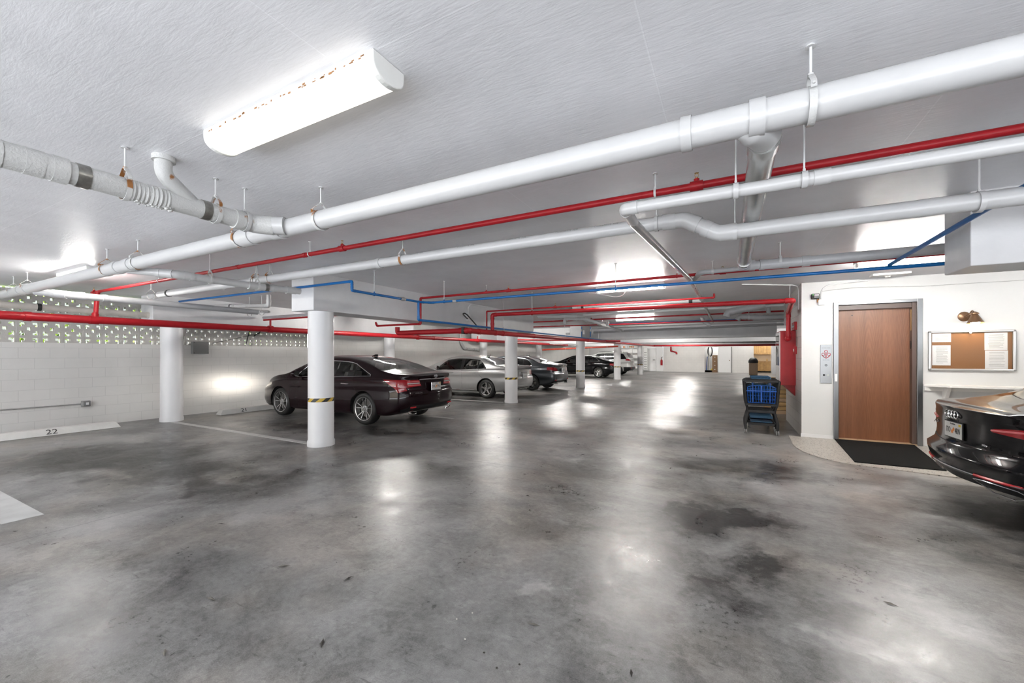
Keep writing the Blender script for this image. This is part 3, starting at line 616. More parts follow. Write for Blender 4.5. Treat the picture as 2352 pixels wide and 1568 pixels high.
# I: long white drain behind the red line, with the offset bend
I_ = pipe('offset_drain_pipe', 'long white drain pipe with an offset bend right of centre', [(-8.9, 3.46, 2.53), (PY(1572, 508, 3.46).x, 3.46, 2.525), (PY(1650, 536, 3.46).x, 3.46, 2.385), (8.0, 3.46, 2.378)], .054, 'pvc', bend=.075,
          coup=[(0, .985, .06), (0, .62, .06), (0, .33, .05), (2, .005, .07)], bands=[(0, .04, .05, 'rubber')])
for u, z, lb in [(925, 2.53, 'clevis hanger with black nut on the long white drain, near centre'), (620, 2.53, 'clevis hanger on the long white drain above the near beam end, left one'), (588, 2.53, 'clevis hanger on the long white drain, just left of another above the near beam end'), (347, 2.53, 'hanger by the black band at the left end of the long white drain'),
                 (1508, 2.525, 'flat white hanger on the long white drain just left of its bend'), (1688, 2.382, 'flat white hanger on the long white drain just right of its bend'), (2249, 2.379, 'flat white hanger on the long white drain at the far right')]:
    hanger((PY(u, 500, 3.46).x, 3.46, z), .056, XA, lb, 'clevis' if u < 1000 else 'strap', 'pvc' if u > 1000 else 'hang')
for i, u in enumerate((960, 1075, 1190, 1305, 1395)):     # faint maker's print along the pipe
    q = PY(u, 560, 3.46); n = V(0, -.80, .60); text_mesh('CHARLOTTE  PIPE', .026, M['print'], 'pipe_print', I_, (q.x, 3.46+n.y*.0565, 2.528+n.z*.0565), (1, 0, 0), (0, .60, .80), .0006)
# H: upper red sprinkler line, G: red fire main along the left
H_ = pipe('sprinkler_pipe', 'bright red sprinkler pipe running behind the big drain pipe', [(-10.3, 3.0, 2.60), (7.5, 3.0, 2.60)], .024, 'red', cat='sprinkler pipe', coup=[(0, (x+10.3)/17.8, .05) for x in (-5.6, PY(700, 600, 3).x)], heads=[(0, (PY(786, 560, 3).x+10.3)/17.8), (0, (PY(1600, 420, 3).x+10.3)/17.8), (0, 0.005)], seg=16)
for u, lb in [(1505, 'thin rod hanger on the upper red pipe right of centre'), (712, 'thin rod hanger on the upper red pipe left of the red sprinkler tee'), (366, 'small rod hanger on the upper red pipe near the left wall')]:
    hanger((PY(u, 500, 3.0).x, 3.0, 2.60), .025, XA, lb, 'strap', 'rod')
G_ = pipe('fire_main', 'dark red fire main running along the left side in front of the wall screen', [(-9.98, -4, 2.075), (-9.98, 27, 2.12)], .068, 'red', cat='fire pipe', cname='grooved_coupling', coup=[(0, (2.15+4)/31, .08), (0, (2.93+4)/31, .12), (0, (12.4+4)/31, .1)])
MB().cyl((-9.98, 2.95, 2.08), (-9.98, 2.98, 2.6), .034).build('riser', M['red'], G_); MB().lathe([(.03, 0), (.05, 0), (.05, .06), (.036, .09)], (-9.98, 2.95, 2.13), (0, 0, 1), 18).build('tee', M['red'], G_)
for y, z in [(6.1, 2.33), (11.5, 2.35), (15.5, 2.3)]:
    MB().cyl((-9.98, y, 2.09), (-9.98, y, z), .022, seg=12).build('riser', M['red'], G_); MB().lathe([(.06, -.05), (.085, -.05), (.085, .05), (.06, .05)], (-9.98, y, 2.095), YA, 18).build('saddle', M['red'], G_)
p0 = PY(606, 724, 6.1); p1 = PY(690, 718, 6.1)
pipe('sprinkler_branch', 'short dark red branch pipe left of the near beam', [(p0.x, 6.1, 2.33), (-6.25, 6.1, 2.33)], .022, 'red', cat='sprinkler pipe', seg=12, heads=[])
# J: thin white pipe, then clear run away from the camera
jz = 2.37; j0 = PZ(1440, 487, jz); jy = PZ(1900, 404, jz).y
J_ = pipe('thin_white_pipe', 'slim white pipe turning away from the camera right of centre', [(8, jy+.02, jz), (j0.x, jy, jz), (j0.x-.02, jy+.35, jz+.02)], .034, 'pvc', bend=.05, coup=[(0, .885, .07)])
for u, lb in [(1847, 'white hanger on the slim white pipe below the widest strap'), (1690, 'white rod hanger on the slim white pipe left of the clear pipe')]: hanger((PY(u, 400, jy).x, jy, jz), .036, XA, lb, 'strap', 'pvc')
K2 = pipe('clear_pipe_slim', 'slim translucent pipe sloping away from the elbow of the slim white pipe', [(j0.x-.02, jy+.30, jz+.015), (-.50, 6.55, 2.565), (-.50, 9.0, 2.585), (-.50, 16.0, 2.62)], .032, 'clear', bend=.05, coup=[(1, .05, .06)], bands=[(1, .9, .05, 'rubber')])
# K: wide clear pipe from the main's wye
wx = ax_(1720)+.07
K_ = pipe('clear_pipe_wide', 'wide translucent pipe hanging from the wye of the big drain pipe', [(wx, 2.22, 2.49), (wx+.0, 5.28, 2.50)], .064, 'clear', coup=[(0, .03, .09), (0, .97, .08)])
q = MB(); q.tube(fillet([(wx-.30, 2.05, 2.48), (wx-.05, 2.08, 2.47), (wx, 2.24, 2.49)], .16, 10), [.03+.04*min(1, i/6) for i in range(len(fillet([(0, 0, 0), (1, 0, 0), (1, 1, 0)], .16, 10)))], 24); q.build('wye_saddle', M['pvc'], K_)
L_ = pipe('grey_elbow_pipe', 'grey pipe leaving the far end of the wide clear pipe towards the lift wall', [(wx, 5.30, 2.50), (wx, 5.46, 2.50), (wx+.3, 5.50, 2.50), (9, 5.50, 2.52)], .052, 'pvcg', bend=.1, coup=[(2, .035, .07)])
hanger(PY(1792, 600, 5.5), .055, XA, 'short white hanger on the grey pipe near the lift wall', 'strap', 'pvc')
M_ = pipe('small_offset_pipe', 'small white pipe bending between the slim clear pipe and the wide clear pipe', [(-.47, 6.62, 2.56), (-.36, 6.2, 2.60), (.8, 6.15, 2.605)], .03, 'pvcg', bend=.12, coup=[(1, .12, .07)])
hanger((-.2, 6.19, 2.602), .033, XA, 'white T-topped hanger on the small offset pipe', 'strap', 'pvc')
# conduit under the long drain
c0 = PY(345, 685, 3.8); pipe('conduit', 'thin white conduit below the long white drain', [PY(347, 685, 3.75), PY(760, 628, 3.75), PY(1290, 546, 3.75)], .011, 'pvc', cat='conduit', seg=10)
# N: blue water line
bz = 2.385; bx = PZ(815, 668, bz).x; by = 4.085; bt = PY(815, 645, by).z
N_ = pipe('blue_water_pipe', 'blue water pipe stepping down round the near beam and off to the right', [(PY(430, 689, by).x-.3, by, bt+.01), (bx, by, bt), (bx, by, bz), (bx, 5.55, bz), (bx+.12, 5.70, bz), (7.5, 5.72, bz+.01)], .019, 'blue', cat='water pipe', bend=.045, coup=[(4, .55, .04)], seg=14)
for p, d, lb in [(V(bx, 5.12, bz), YA, 1), (V(PY(1045, 690, 5.71).x, 5.71, bz), XA, 2)]:
    MB().lathe([(.018, -.05), (.024, -.05), (.032, -.02), (.032, .02), (.024, .05), (.018, .05)], p, d, 14).build('valve', M['galv'], N_)
bv = PZ(962, 733, 2.085)
N2 = pipe('blue_branch_pipe', 'blue pipe dropping past the near beam and running down the garage above the fire main', [(bx, 5.50, bz), (bx, 5.50, 2.07), (bx+.02, 27.5, 2.10)], .021, 'blue', cat='water pipe', bend=.05, seg=14)
for u, lb in [(1020, 'thin hanger on the right-hand blue pipe just right of the near beam'), (1414, 'thin white hanger on the blue pipe in front of the tube lamp')]: hanger((PY(u, 690, 5.71).x, 5.71, bz), .02, XA, lb, 'strap', 'blue')
hanger((bx, 4.50, bz), .02, YA, 'thin hanger on the blue pipe over the near column', 'strap', 'blue')
pipe('blue_cross_pipe', 'dark blue pipe running from the blue line back towards the camera near the lift', [(1.50, 5.70, 2.42), (1.50, -1, 2.46)], .019, 'blue', cat='water pipe', seg=12)
# O: red line behind the blue, Q P: red lines to the hose cabinet, R: the big run away
oy = 6.38
O_ = pipe('sprinkler_pipe', 'red sprinkler pipe just behind the blue pipe, bending down at the near beam', [(PY(863, 745, oy).x, oy, 2.16), (PY(866, 745, oy).x, oy, 2.085), (PY(966, 742, oy).x, oy, 2.085), (PY(966, 683, oy).x, oy, 2.60), (8, oy, 2.625)], .021, 'red', cat='sprinkler pipe', bend=.04, heads=[(3, (PY(1168, 660, oy).x-PY(966, 683, oy).x)/(8-PY(966, 683, oy).x)), (3, (PY(1660, 630, oy).x-PY(966, 683, oy).x)/(8-PY(966, 683, oy).x))], seg=14)
for u, lb in [(1117, 'tiny hanger on the red pipe behind the blue one, left'), (1555, 'tiny hanger on the red pipe behind the blue one, right')]: hanger((PY(u, 660, oy).x, oy, 2.61), .022, XA, lb, 'strap', 'red')
rx = -4.5; rz = 1.965
rl = PY(913, 760, 6.6)
R_ = pipe('fire_main', 'thick red fire main turning down the garage above the second column', [(rl.x, 6.6, 2.06), (rl.x, 6.6, 1.93), (rx, 6.6, 1.935), (rx, 28.6, 2.06), (3, 28.7, 2.04)], .052, 'red', cat='fire pipe', bend=.09, cname='grooved_coupling',
          coup=[(1, .93, .1), (2, .02, .09), (2, .05, .06), (2, .065, .06), (2, .14, .07), (2, .35, .08), (2, .6, .1), (3, .25, .12), (3, .5, .18)], seg=20)
MB().box((rx-.075, 6.52, 1.87), (rx-.035, 6.68, 2.0)).build('gasket', M['rubber'], R_, smooth=False)
qy = 7.57; qz = 2.325
Q_ = pipe('standpipe', 'red standpipe running right and dropping into the red hose cabinet', [(rx, qy, 1.99), (rx, qy, qz), (.86, qy, 2.30), (.995, 9.36, 2.28), (.995, 9.36, 1.80), (.995, 9.50, 1.76)], .038, 'red', cat='fire pipe', bend=.07, coup=[(2, .965, .06), (4, .1, .08), (0, .4, .06)], seg=20, cname='grooved_coupling')
MB().ball((.995, 9.38, 1.78), .055, 18).build('end_cap', M['red'], Q_)
hanger((PY(1222, 715, qy).x, qy, qz-.005), .04, XA, 'thin white hanger on the red standpipe above the second column', 'strap', 'red')
py_ = 8.2
P_ = pipe('sprinkler_pipe', 'thin red sprinkler pipe just above the red standpipe', [(PY(1118, 745, py_).x, py_, 1.98), (PY(1118, 715, py_).x, py_, PY(1118, 715, py_).z), (PY(1640, 683, py_).x, py_, PY(1640, 683, py_).z), (PY(1640, 676, py_).x, py_, PY(1640, 674, py_).z)], .017, 'red', cat='sprinkler pipe', bend=.04, heads=[(1, .36)], seg=12)
for u, v0, v1, y in [(1448, 660, 700, 8.2)]: pass
pipe('white_vent_pipe', 'white pipe between the thin red pipe and red standpipe', [PY(1315, 706, 9.2), PY(1610, 690, 9.2)], .036, 'pvc', bands=[(0, .09, .06, 'rubber'), (0, .93, .07, 'rubber')], coup=[(0, .02, .08)])
# red and white runs beyond, up to the cross beams
def far_run(kind, label, u0, v0, u1, v1, y, r, m, cat='pipe', **k):
    a = PY(u0, v0, y); b = PY(u1, v1, y); z = (a.z+b.z)/2
    for q in (a, b): q.z = min(q.z, CEIL-r-.005)
    return pipe(kind, label, [a, b], r, m, cat=cat, seg=12, **k)
far_run('sprinkler_pipe', 'red pipe left of the far tube lamp, upper of two behind the beam end', 1215, 740, 1800, 714, 12.9, .022, 'red', 'sprinkler pipe', heads=[(0, .3), (0, .76)])
far_run('sprinkler_pipe', 'red pipe left of the far tube lamp, lower of two behind the beam end', 1215, 751, 1800, 732, 15.2, .022, 'red', 'sprinkler pipe', coup=[(0, .07, .08)])
far_run('vent_pipe', 'grey-white pipe above the far tube lamp', 1340, 723, 1800, 700, 12.0, .035, 'pvc', coup=[(0, .45, .05), (0, .2, .05)])
far_run('drain_pipe', 'white drain pipe below the far tube lamp', 1360, 753, 1800, 735, 16.2, .05, 'pvc', coup=[(0, .35, .08), (0, .55, .12)])
far_run('vent_pipe', 'grey-white pipe along the front of the first cross beam', 1300, 766, 1800, 744, 18.3, .045, 'pvcg', coup=[(0, .6, .06), (0, .2, .06)])
far_run('water_pipe', 'blue pipe right of the far tube lamp', 1400, 744, 1710, 733, 16.6, .022, 'blue', 'water pipe')
far_run('fire_pipe', 'red pipe passing between the second and third columns', 1187, 780, 1425, 783, 16.6, .03, 'red', 'fire pipe')
far_run('fire_pipe', 'faded red pipe with a valve in front of the far left wall', 1247, 803, 1420, 795, 23.5, .05, 'orange', 'fire pipe', coup=[(0, .02, .25), (0, .45, .12), (0, .6, .1)], cname='valve')
far_run('water_pipe', 'dark pipe just above the farthest red main', 1500, 786, 1785, 785, 28.4, .035, 'rubber', 'pipe', coup=[(0, .2, .1), (0, .6, .15)])
# tangle of old iron drains in front of the first cross beam, right
T1 = pipe('old_drain_pipe', 'lumpy old drain pipe cluster hanging left of the red standpipe elbow', [PY(1757, 700, 12.0), PY(1672, 717, 12.0), PY(1668, 727, 12.0)], .085, 'pvcg', bend=.12, coup=[(0, .1, .1), (0, .4, .1), (0, .7, .1), (0, .85, .1)])
pipe('old_drain_pipe', 'lumpy old drain pipe below the first cluster, running right', [PY(1694, 735, 12.6), PY(1700, 727, 12.6), PY(1745, 730, 12.6), PY(1800, 727, 12.6)], .065, 'pvcg', bend=.08, coup=[(1, .2, .1), (1, .8, .12), (2, .3, .1)])
pipe('drain_trap', 'short trap pipe dropping between old drains', [PY(1765, 697, 12.2), PY(1765, 719, 12.2)], .045, 'pvcg', coup=[(0, .7, .12)])
pipe('drain_elbow', 'pale elbow pipe joining the drain below the far tube lamp', [PY(1612, 727, 15.5), PY(1616, 738, 15.5), PY(1632, 747, 15.5)], .07, 'pvcg', bend=.15)
# centre tangle
CT_ = pipe('white_drain_cluster', 'white drain with many fittings hanging above the third column', [PY(1238, 708, 12.3), PY(1238, 727, 12.3), PY(1330, 727, 12.3), PY(1350, 737, 12.3)], .06, 'pvc', bend=.12, coup=[(1, .15, .15), (1, .5, .1), (1, .85, .16), (1, .95, .12)])
pipe('white_drain_diagonal', 'white drain pipe sloping away to the cross beam above the fourth column', [PY(1325, 727, 12.35), PX(1430, 760, PY(1325, 727, 12.35).x+.25)], .055, 'pvc', coup=[(0, .55, .2), (0, .95, .2)])
pipe('white_trap_pipe', 'white trap pipe looping below the fitting cluster', [PY(1297, 744, 11.6), PY(1297, 733, 11.6), PY(1345, 733, 11.6), PY(1380, 742, 11.6)], .04, 'pvc', bend=.08, coup=[(1, .5, .08), (2, .5, .08)])
pipe('white_trap_pipe', 'second small white trap pipe with clamps, right of the first', [PY(1395, 748, 13.0), PY(1395, 739, 13.0), PY(1370, 741, 13.0)], .04, 'pvc', bend=.07, coup=[(0, .5, .08)])
for u, lb in [(1336, 'blue vertical valve pipe with white tag, left of the pair'), (1356, 'blue vertical valve pipe with white tag, right of the pair')]:
    a = PY(u, 750, 14.3); b = PY(u, 774, 14.3); t = pipe('valve_pipe', lb, [a, b], .018, 'blue', cat='water pipe', seg=10, bands=[(0, .35, .09, 'galv')])
    MB().box((a.x+.05, 14.28, b.z+.10), (a.x+.11, 14.29, b.z+.25)).build('paper_tag', M['paper'], t, smooth=False)
# tangle left of the near beam
ty = 5.25
T2 = pipe('u_drain_pipe', 'white U-shaped drain pipe hanging left of the near beam', [PY(456, 668, ty), PY(456, 704, ty), PY(617, 702, ty), PY(617, 668, ty)], .043, 'pvc', bend=.09, coup=[(0, .6, .05), (1, .25, .06), (1, .55, .05), (1, .72, .04)], bands=[(0, .35, .04, 'rubber'), (1, .5, .035, 'rubber')])
pipe('short_drain_pipe', 'short white drain stub angled behind the U-shaped pipe', [PY(468, 688, 5.9), PY(520, 699, 5.9), PY(560, 697, 5.9)], .038, 'pvcg', coup=[(0, .2, .06), (1, .3, .06)])
pipe('small_waste_pipe', 'small white waste pipe below the U-shaped drain', [PY(500, 711, 5.6), PY(590, 714, 5.6), PY(618, 716, 5.6)], .03, 'pvc', coup=[(0, .5, .05), (0, .9, .05), (1, .8, .07)], bands=[(0, .83, .04, 'rubber')])
for i, (u, y, z) in enumerate([(507, 6.3, 2.42), (553, 6.3, 2.42), (573, ty, 2.37), (601, ty, 2.37), (520, 6.8, 2.5)]):
    hanger((PY(u, 690, y).x, y, z), .036 if y > 5.5 else .046, XA, ['thin hanger at the left of the drain tangle beside the near beam', 'second thin hanger in the drain tangle beside the near beam', 'clamp hanger on the flat part of the U-shaped drain, left', 'clamp hanger on the flat part of the U-shaped drain, right', 'thin hanger farthest back in the drain tangle beside the near beam'][i], 'strap', 'pvc')
pipe('vent_pipe', 'grey-white pipe behind the drain tangle left of the near beam', [(-10.6, 6.3, 2.42), (-6.3, 6.3, 2.42)], .033, 'pvcg')
# drain on the left wall behind the silver car
wxx = XL+.12
pipe('wall_drain_pipe', 'white drain pipe elbowing across the left wall above the silver sedan', [PX(1057, 752, wxx), PX(1059, 786, wxx), PX(1066, 800, wxx), PX(1108, 804, wxx)], .055, 'pvc', bend=.1, coup=[(0, .8, .1), (2, .3, .15), (2, .7, .12)], bands=[(2, .1, .08, 'galv'), (2, .5, .08, 'galv')])
# red test pipe on the far wall
pipe('red_drain_pipe', 'small red drain pipe bracketed low on the far block wall', [PY(1541, 796, YF-.09), PY(1541, 806, YF-.09), PY(1554, 809, YF-.09), PY(1554, 813, YF-.09)], .06, 'red', cat='fire pipe', bend=.08, seg=10)
# extra rods on the blue/fire mains down the garage
for y in (8.5, 12.6, 16.5, 21.0): hanger((bx+.01, y, 2.085), .022, YA, {8.5: 'long thin rod hanger on the overhead blue pipe right of the near beam, nearest', 12.6: 'long thin rod hanger on the overhead blue pipe at the second column', 16.5: 'long thin rod hanger on the overhead blue pipe near the third column', 21.0: 'farthest long rod hanger on the overhead blue pipe'}[y], 'strap', 'pvc', top=CEIL)

def hang_at(u, y, v, r, lb): p = PY(u, v, y); p.z = min(p.z, CEIL-r-.005); hanger(p, r, XA, lb, 'strap', 'pvc')
hang_at(1300, 23.5, 800.5, .05, 'thin hanger on the faded red far pipe, left'); hang_at(1395, 23.5, 796.2, .05, 'thin hanger on the faded red far pipe, right')
hang_at(1325, 11.6, 733, .04, 'thin hanger on the looping white trap pipe below the fitting cluster'); hang_at(1383, 13.0, 740, .04, 'thin hanger on the second small white trap pipe')
hang_at(1720, 12.6, 728.6, .065, 'thin hanger on the lower lumpy old drain pipe'); hang_at(1560, 16.6, 738.3, .022, 'thin hanger on the blue pipe right of the far tube lamp')
# ================================================================ cars
def pchip(xs, ys):
    xs = np.array(xs, float); ys = np.array(ys, float); h = np.diff(xs); d = np.diff(ys)/h; m = np.zeros(len(xs))
    for i in range(1, len(xs)-1):
        if d[i-1]*d[i] > 0: w1 = 2*h[i]+h[i-1]; w2 = h[i]+2*h[i-1]; m[i] = (w1+w2)/(w1/d[i-1]+w2/d[i])
    m[0] = d[0]; m[-1] = d[-1]
    def f(x):
        x = min(max(x, xs[0]), xs[-1]); i = min(max(int(np.searchsorted(xs, x))-1, 0), len(xs)-2); t = (x-xs[i])/h[i]
        return float((2*t**3-3*t**2+1)*ys[i]+(t**3-2*t**2+t)*h[i]*m[i]+(-2*t**3+3*t**2)*ys[i+1]+(t**3-t**2)*h[i]*m[i+1])
    return f
def catmull(P, sub):
    out = []; n = len(P)
    for i in range(n-1):
        p0 = P[max(i-1, 0)]; p1 = P[i]; p2 = P[i+1]; p3 = P[min(i+2, n-1)]
        for k in range(sub):
            t = k/sub; out.append(tuple(0.5*((2*b)+(-a+c)*t+(2*a-5*b+4*c-d)*t*t+(-a+3*b-3*c+d)*t**3) for a, b, c, d in zip(p0, p1, p2, p3)))
    out.append(P[-1]); return out
SUB = 3
def pin(px, py, poly):
    c = False; n = len(poly); j = n-1
    for i in range(n):
        xi, yi = poly[i]; xj, yj = poly[j]
        if (yi > py) != (yj > py) and px < (xj-xi)*(py-yi)/(yj-yi)+xi: c = not c
        j = i
    return c

class Car:
    """Body lofted from cross-sections. Local frame: x from the tail (0) to the nose (L), y to the car's left, z up."""
    def __init__(s, S): 
        s.S = S; s.L = S['L']
        s.top = pchip(*zip(*S['top'])); s.belt = pchip(*zip(*S['belt'])); s.bot = pchip(*zip(*S['bot'])); s.w = pchip(*zip(*S['w']))
        s.rear = pchip(*zip(*S['rear'])); s.front = pchip(*zip(*S['front'])); s.tum = S.get('tum', .42)
    def sec(s, x):
        w = s.w(x); zb = s.bot(x); zs = s.belt(x); zt = max(s.top(x), zs+.015); h = zt-zs; H = zs-zb; T = s.tum
        for xw in s.S['axles']: w += .014*math.exp(-((x-xw)/.45)**4)
        inner = w*.955-.012
        c8 = inner-T*h*.92-.02
        cr = s.S.get('crease', .985)
        P = [(0, zb), (w*.78, zb), (w*.92, zb+.02), (w*.975, zb+.10), (w*1.0, zb+.40*H), (w*cr, zb+.66*H), (w*.998, zb+.80*H), (w*.975, zb+.95*H), (inner, zs),
             (inner-T*h*.30-.01, zs+.34*h), (c8+.02*min(1, h*4), zs+.80*h), (c8-.055*min(1, h*3)-.02, zs+.93*h), (c8*.55, zs+.985*h), (0, zt)]
        return catmull(P, SUB)
    R_BELT = 8*SUB; R_GL = 11*SUB; R_SIDE = 10*SUB
    def dxr(s, x, z):    # rake of tail and nose
        k = max(0, 1-x/.55)**1.5; q = max(0, 1-(s.L-x)/.6)**1.5
        return s.rear(z)*k - s.front(z)*q
    def grid(s):
        xs = set(np.round(np.linspace(0, s.L, int(s.L/.045)), 4)); xs |= set(s.S.get('xs', [])); xs |= {.015, .035, s.L-.015, s.L-.035}; xs = sorted(xs)
        st = [(0.0, k, s.S.get('bulge', .05)*(1-k*k)) for k in (0, .2, .4, .6, .75, .87, .95)]+[(x, 1, 0) for x in xs]+[(s.L, k, s.S.get('bulge', .05)*1.6*(1-k*k)) for k in (.95, .87, .75, .6, .4, .2, 0)]
        G = []; X = []
        for i, (x, k, bu) in enumerate(st):
            sg = -1 if i < 7 else 1; row = []
            for (y, z) in s.sec(x): row.append((x+sg*bu+s.dxr(x, z), y*k, z))
            G.append(row); X.append(x)
        return G, X
    def ys(s, x, z):     # half width of the side surface at (x, z)
        P = s.sec(x); b = None
        for (a, c) in zip(P[2*SUB:], P[2*SUB+1:]):
            if (a[1]-z)*(c[1]-z) <= 0 and a[1] != c[1]: t = (z-a[1])/(c[1]-a[1]); return a[0]+(c[0]-a[0])*t
        return P[5*SUB][0]
    def dlo(s, x0, x1, lift=.03, top=.76, rear=None, front=None, n=9):
        out = [(x0+(x1-x0)*i/n, 0) for i in range(n+1)]; T = []; B = []
        for x, _ in out:
            zs = s.belt(x); z = zs+top*(s.top(x)-zs)
            if rear: z = min(z, rear[1]+(x-rear[0])*rear[2])
            if front: z = min(z, front[1]+(front[0]-x)*front[2])
            B.append((x, zs+lift)); T.append((x, max(z, zs+lift+.004)))
        return B+T[::-1]
def make_car(S, name, label, pos, ang, scale=1.0, cat='car'):
    c = Car(S); G, X = c.grid(); nr = len(G[0]); bm = bmesh.new(); vs = [[bm.verts.new(p) for p in row] for row in G]
    lay = bm.faces.layers.int.new('row'); lx = bm.faces.layers.float.new('sx')
    for i in range(len(G)-1):
        for j in range(nr-1):
            q = [vs[i][j], vs[i+1][j], vs[i+1][j+1], vs[i][j+1]]
            try: f = bm.faces.new(q)
            except ValueError: continue
            f[lay] = j; f[lx] = (X[i]+X[i+1])/2
    bmesh.ops.remove_doubles(bm, verts=bm.verts, dist=1e-5); bmesh.ops.dissolve_degenerate(bm, edges=bm.edges, dist=1e-5)
    # smooth reference for normals
    ref = bm.copy(); bmesh.ops.triangulate(ref, faces=ref.faces); ref.normal_update()
    # make the seam normals symmetric
    for v in ref.verts:
        if abs(v.co.y) < 1e-4: nn = v.normal.copy(); nn.y = 0; v.normal = nn.normalized()
    bvh = BVHTree.FromBMesh(ref); ref.faces.ensure_lookup_table(); rf = [[(v.co.copy(), v.normal.copy()) for v in f.verts] for f in ref.faces]
    sgn = 1.0
    mid = min(ref.faces, key=lambda f: (f.calc_center_median()-V(S['L']*.5, 2, .6)).length)
    if mid.normal.y < 0: sgn = -1.0
    A = 'side'
    def cut(poly, plane, xr, rows=None, cond=None):
        n = len(poly)
        for i in range(n):
            (a0, b0), (a1, b1) = poly[i], poly[(i+1) % n]; m = .03
            lo = (min(a0, a1)-m, min(b0, b1)-m); hi = (max(a0, a1)+m, max(b0, b1)+m); fs = []
            for f in bm.faces:
                sx = f[lx]
                if sx < xr[0] or sx > xr[1]: continue
                if rows and not (rows[0] <= f[lay] < rows[1]): continue
                co = [v.co for v in f.verts]
                pa = [p.x if plane == 'side' else p.y for p in co]; pb = [p.z if plane != 'top' else p.x for p in co]
                if max(pa) < lo[0] or min(pa) > hi[0] or max(pb) < lo[1] or min(pb) > hi[1]: continue
                fs.append(f)
            if not fs: continue
            if plane == 'side': co = V(a0, 0, b0); no = V(-(b1-b0), 0, a1-a0)
            elif plane == 'rear': co = V(0, a0, b0); no = V(0, -(b1-b0), a1-a0)
            else: co = V(b0, a0, 0); no = V(a1-a0, -(b1-b0), 0)
            if no.length < 1e-6: continue
            ge = set(); gv = set()
            for f in fs: ge |= set(f.edges); gv |= set(f.verts)
            bmesh.ops.bisect_plane(bm, geom=list(gv)+list(ge)+fs, dist=1e-5, plane_co=co, plane_no=no.normalized())
    R = S['R']; cls = []
    for xw in S['axles']:
        pl = [(xw+(R+.045)*math.cos(2*PI*k/22), S['wz']+(R+.045)*math.sin(2*PI*k/22)) for k in range(22)]; cut(pl, 'side', (xw-.6, xw+.6)); cls.append(('arch', 'side', pl, (xw-.6, xw+.6), None))
    dl = S['dlo_poly'](c); cut(dl, 'side', (.2, S['L']-.8), (c.R_BELT-1, c.R_SIDE+3)); 
    wins = S['wins'](c)
    for wpoly in wins: cut(wpoly, 'side', (.2, S['L']-.8), (c.R_BELT-1, c.R_SIDE+3)); cls.append(('side_window', 'side', wpoly, (.2, S['L']-.8), (c.R_BELT-1, c.R_SIDE+3)))
    cls.append(('trim', 'side', dl, (.2, S['L']-.8), (c.R_BELT-1, c.R_SIDE+3)))
    for nm, plane, pl, xr in S.get('regions', []): cut(pl, plane, xr); cls.append((nm, plane, pl, xr, None))
    gl = S['glass']     # (rear x0,x1), (front x0,x1)
    groups = {}
    for f in bm.faces:
        ce = f.calc_center_median(); sx = f[lx]; row = f[lay]; k = 'body'
        if row >= c.R_GL-1:
            if gl[0][0] < sx < gl[0][1]: k = 'rear_window'
            if gl[1][0] < sx < gl[1][1]: k = 'windshield'
            if gl[0][1] < sx < gl[1][0] and S.get('roof') == 'glass': k = 'trim'
        if k == 'body':
            for nm, plane, pl, xr, rows in cls:
                if not (xr[0] <= sx <= xr[1]): continue
                if rows and not (rows[0] <= row < rows[1]): continue
                p = (ce.x, ce.z) if plane == 'side' else ((ce.y, ce.z) if plane == 'rear' else (ce.y, ce.x))
                if pin(p[0], p[1], pl): k = nm+'|'+str(wins.index(pl)) if nm == 'side_window' else nm; break
        if k == 'body' and row < 3: k = 'under'
        groups.setdefault(k, []).append(f)
    t = thing(name, label, cat, pos); t.rotation_euler = (0, 0, ang); t['local'] = 1; t.scale = (scale,)*3
    def nrm(p):
        q = bvh.find_nearest(p)
        if q[2] is None: return V(0, 0, 1)
        tr = rf[q[2]]; a, b, d = tr[0][0], tr[1][0], tr[2][0]
        v0 = b-a; v1 = d-a; v2 = q[0]-a; d00 = v0.dot(v0); d01 = v0.dot(v1); d11 = v1.dot(v1); d20 = v2.dot(v0); d21 = v2.dot(v1); den = d00*d11-d01*d01
        if abs(den) < 1e-14: return tr[0][1]*sgn
        vv = (d11*d20-d01*d21)/den; ww = (d00*d21-d01*d20)/den; return ((tr[0][1]*(1-vv-ww)+tr[1][1]*vv+tr[2][1]*ww).normalized())*sgn
    def emit(faces, nm, mats, midx, parent, sides):
        idx = {}; vv = []; nn = []; ff = []; mi = []
        for side in sides:
            for f, m_ in zip(faces, midx):
                ids = []
                for v in f.verts:
                    key = (v.index, side if abs(v.co.y) > 1e-4 else 0)
                    if key not in idx:
                        idx[key] = len(vv); p = v.co; q = nrm(p); vv.append((p.x, p.y*side, p.z)); nn.append((q.x, q.y*side if key[1] else 0, q.z))
                    ids.append(idx[key])
                if (f.normal.dot(nrm(f.calc_center_median())) > 0) != (side > 0): ids = ids[::-1]
                ff.append(ids); mi.append(m_)
        me = bpy.data.meshes.new(nm); me.from_pydata(vv, [], ff)
        for m_ in mats: me.materials.append(m_)
        me.polygons.foreach_set('material_index', mi); me.polygons.foreach_set('use_smooth', [True]*len(ff)); me.update()
        me.normals_split_custom_set_from_vertices([Vector(q).normalized() if Vector(q).length > 0 else V(0, 0, 1) for q in nn])
        o = bpy.data.objects.new(nm, me); put(o, nm, parent); return o
    bm.verts.index_update(); bm.normal_update(); bm.faces.index_update()
    paint = S['paint']; glass = S['glass_mat']
    body = []; bi = []
    for k, i in (('body', 0), ('trim', 1), ('under', 1)): body += groups.get(k, []); bi += [i]*len(groups.get(k, []))
    emit(body, 'body', [paint, M['glossblack']], bi, t, (1, -1))
    for k in ('rear_window', 'windshield'):
        if k in groups: emit(groups[k], k, [S.get('glass_rear', glass)], [0]*len(groups[k]), t, (1, -1))
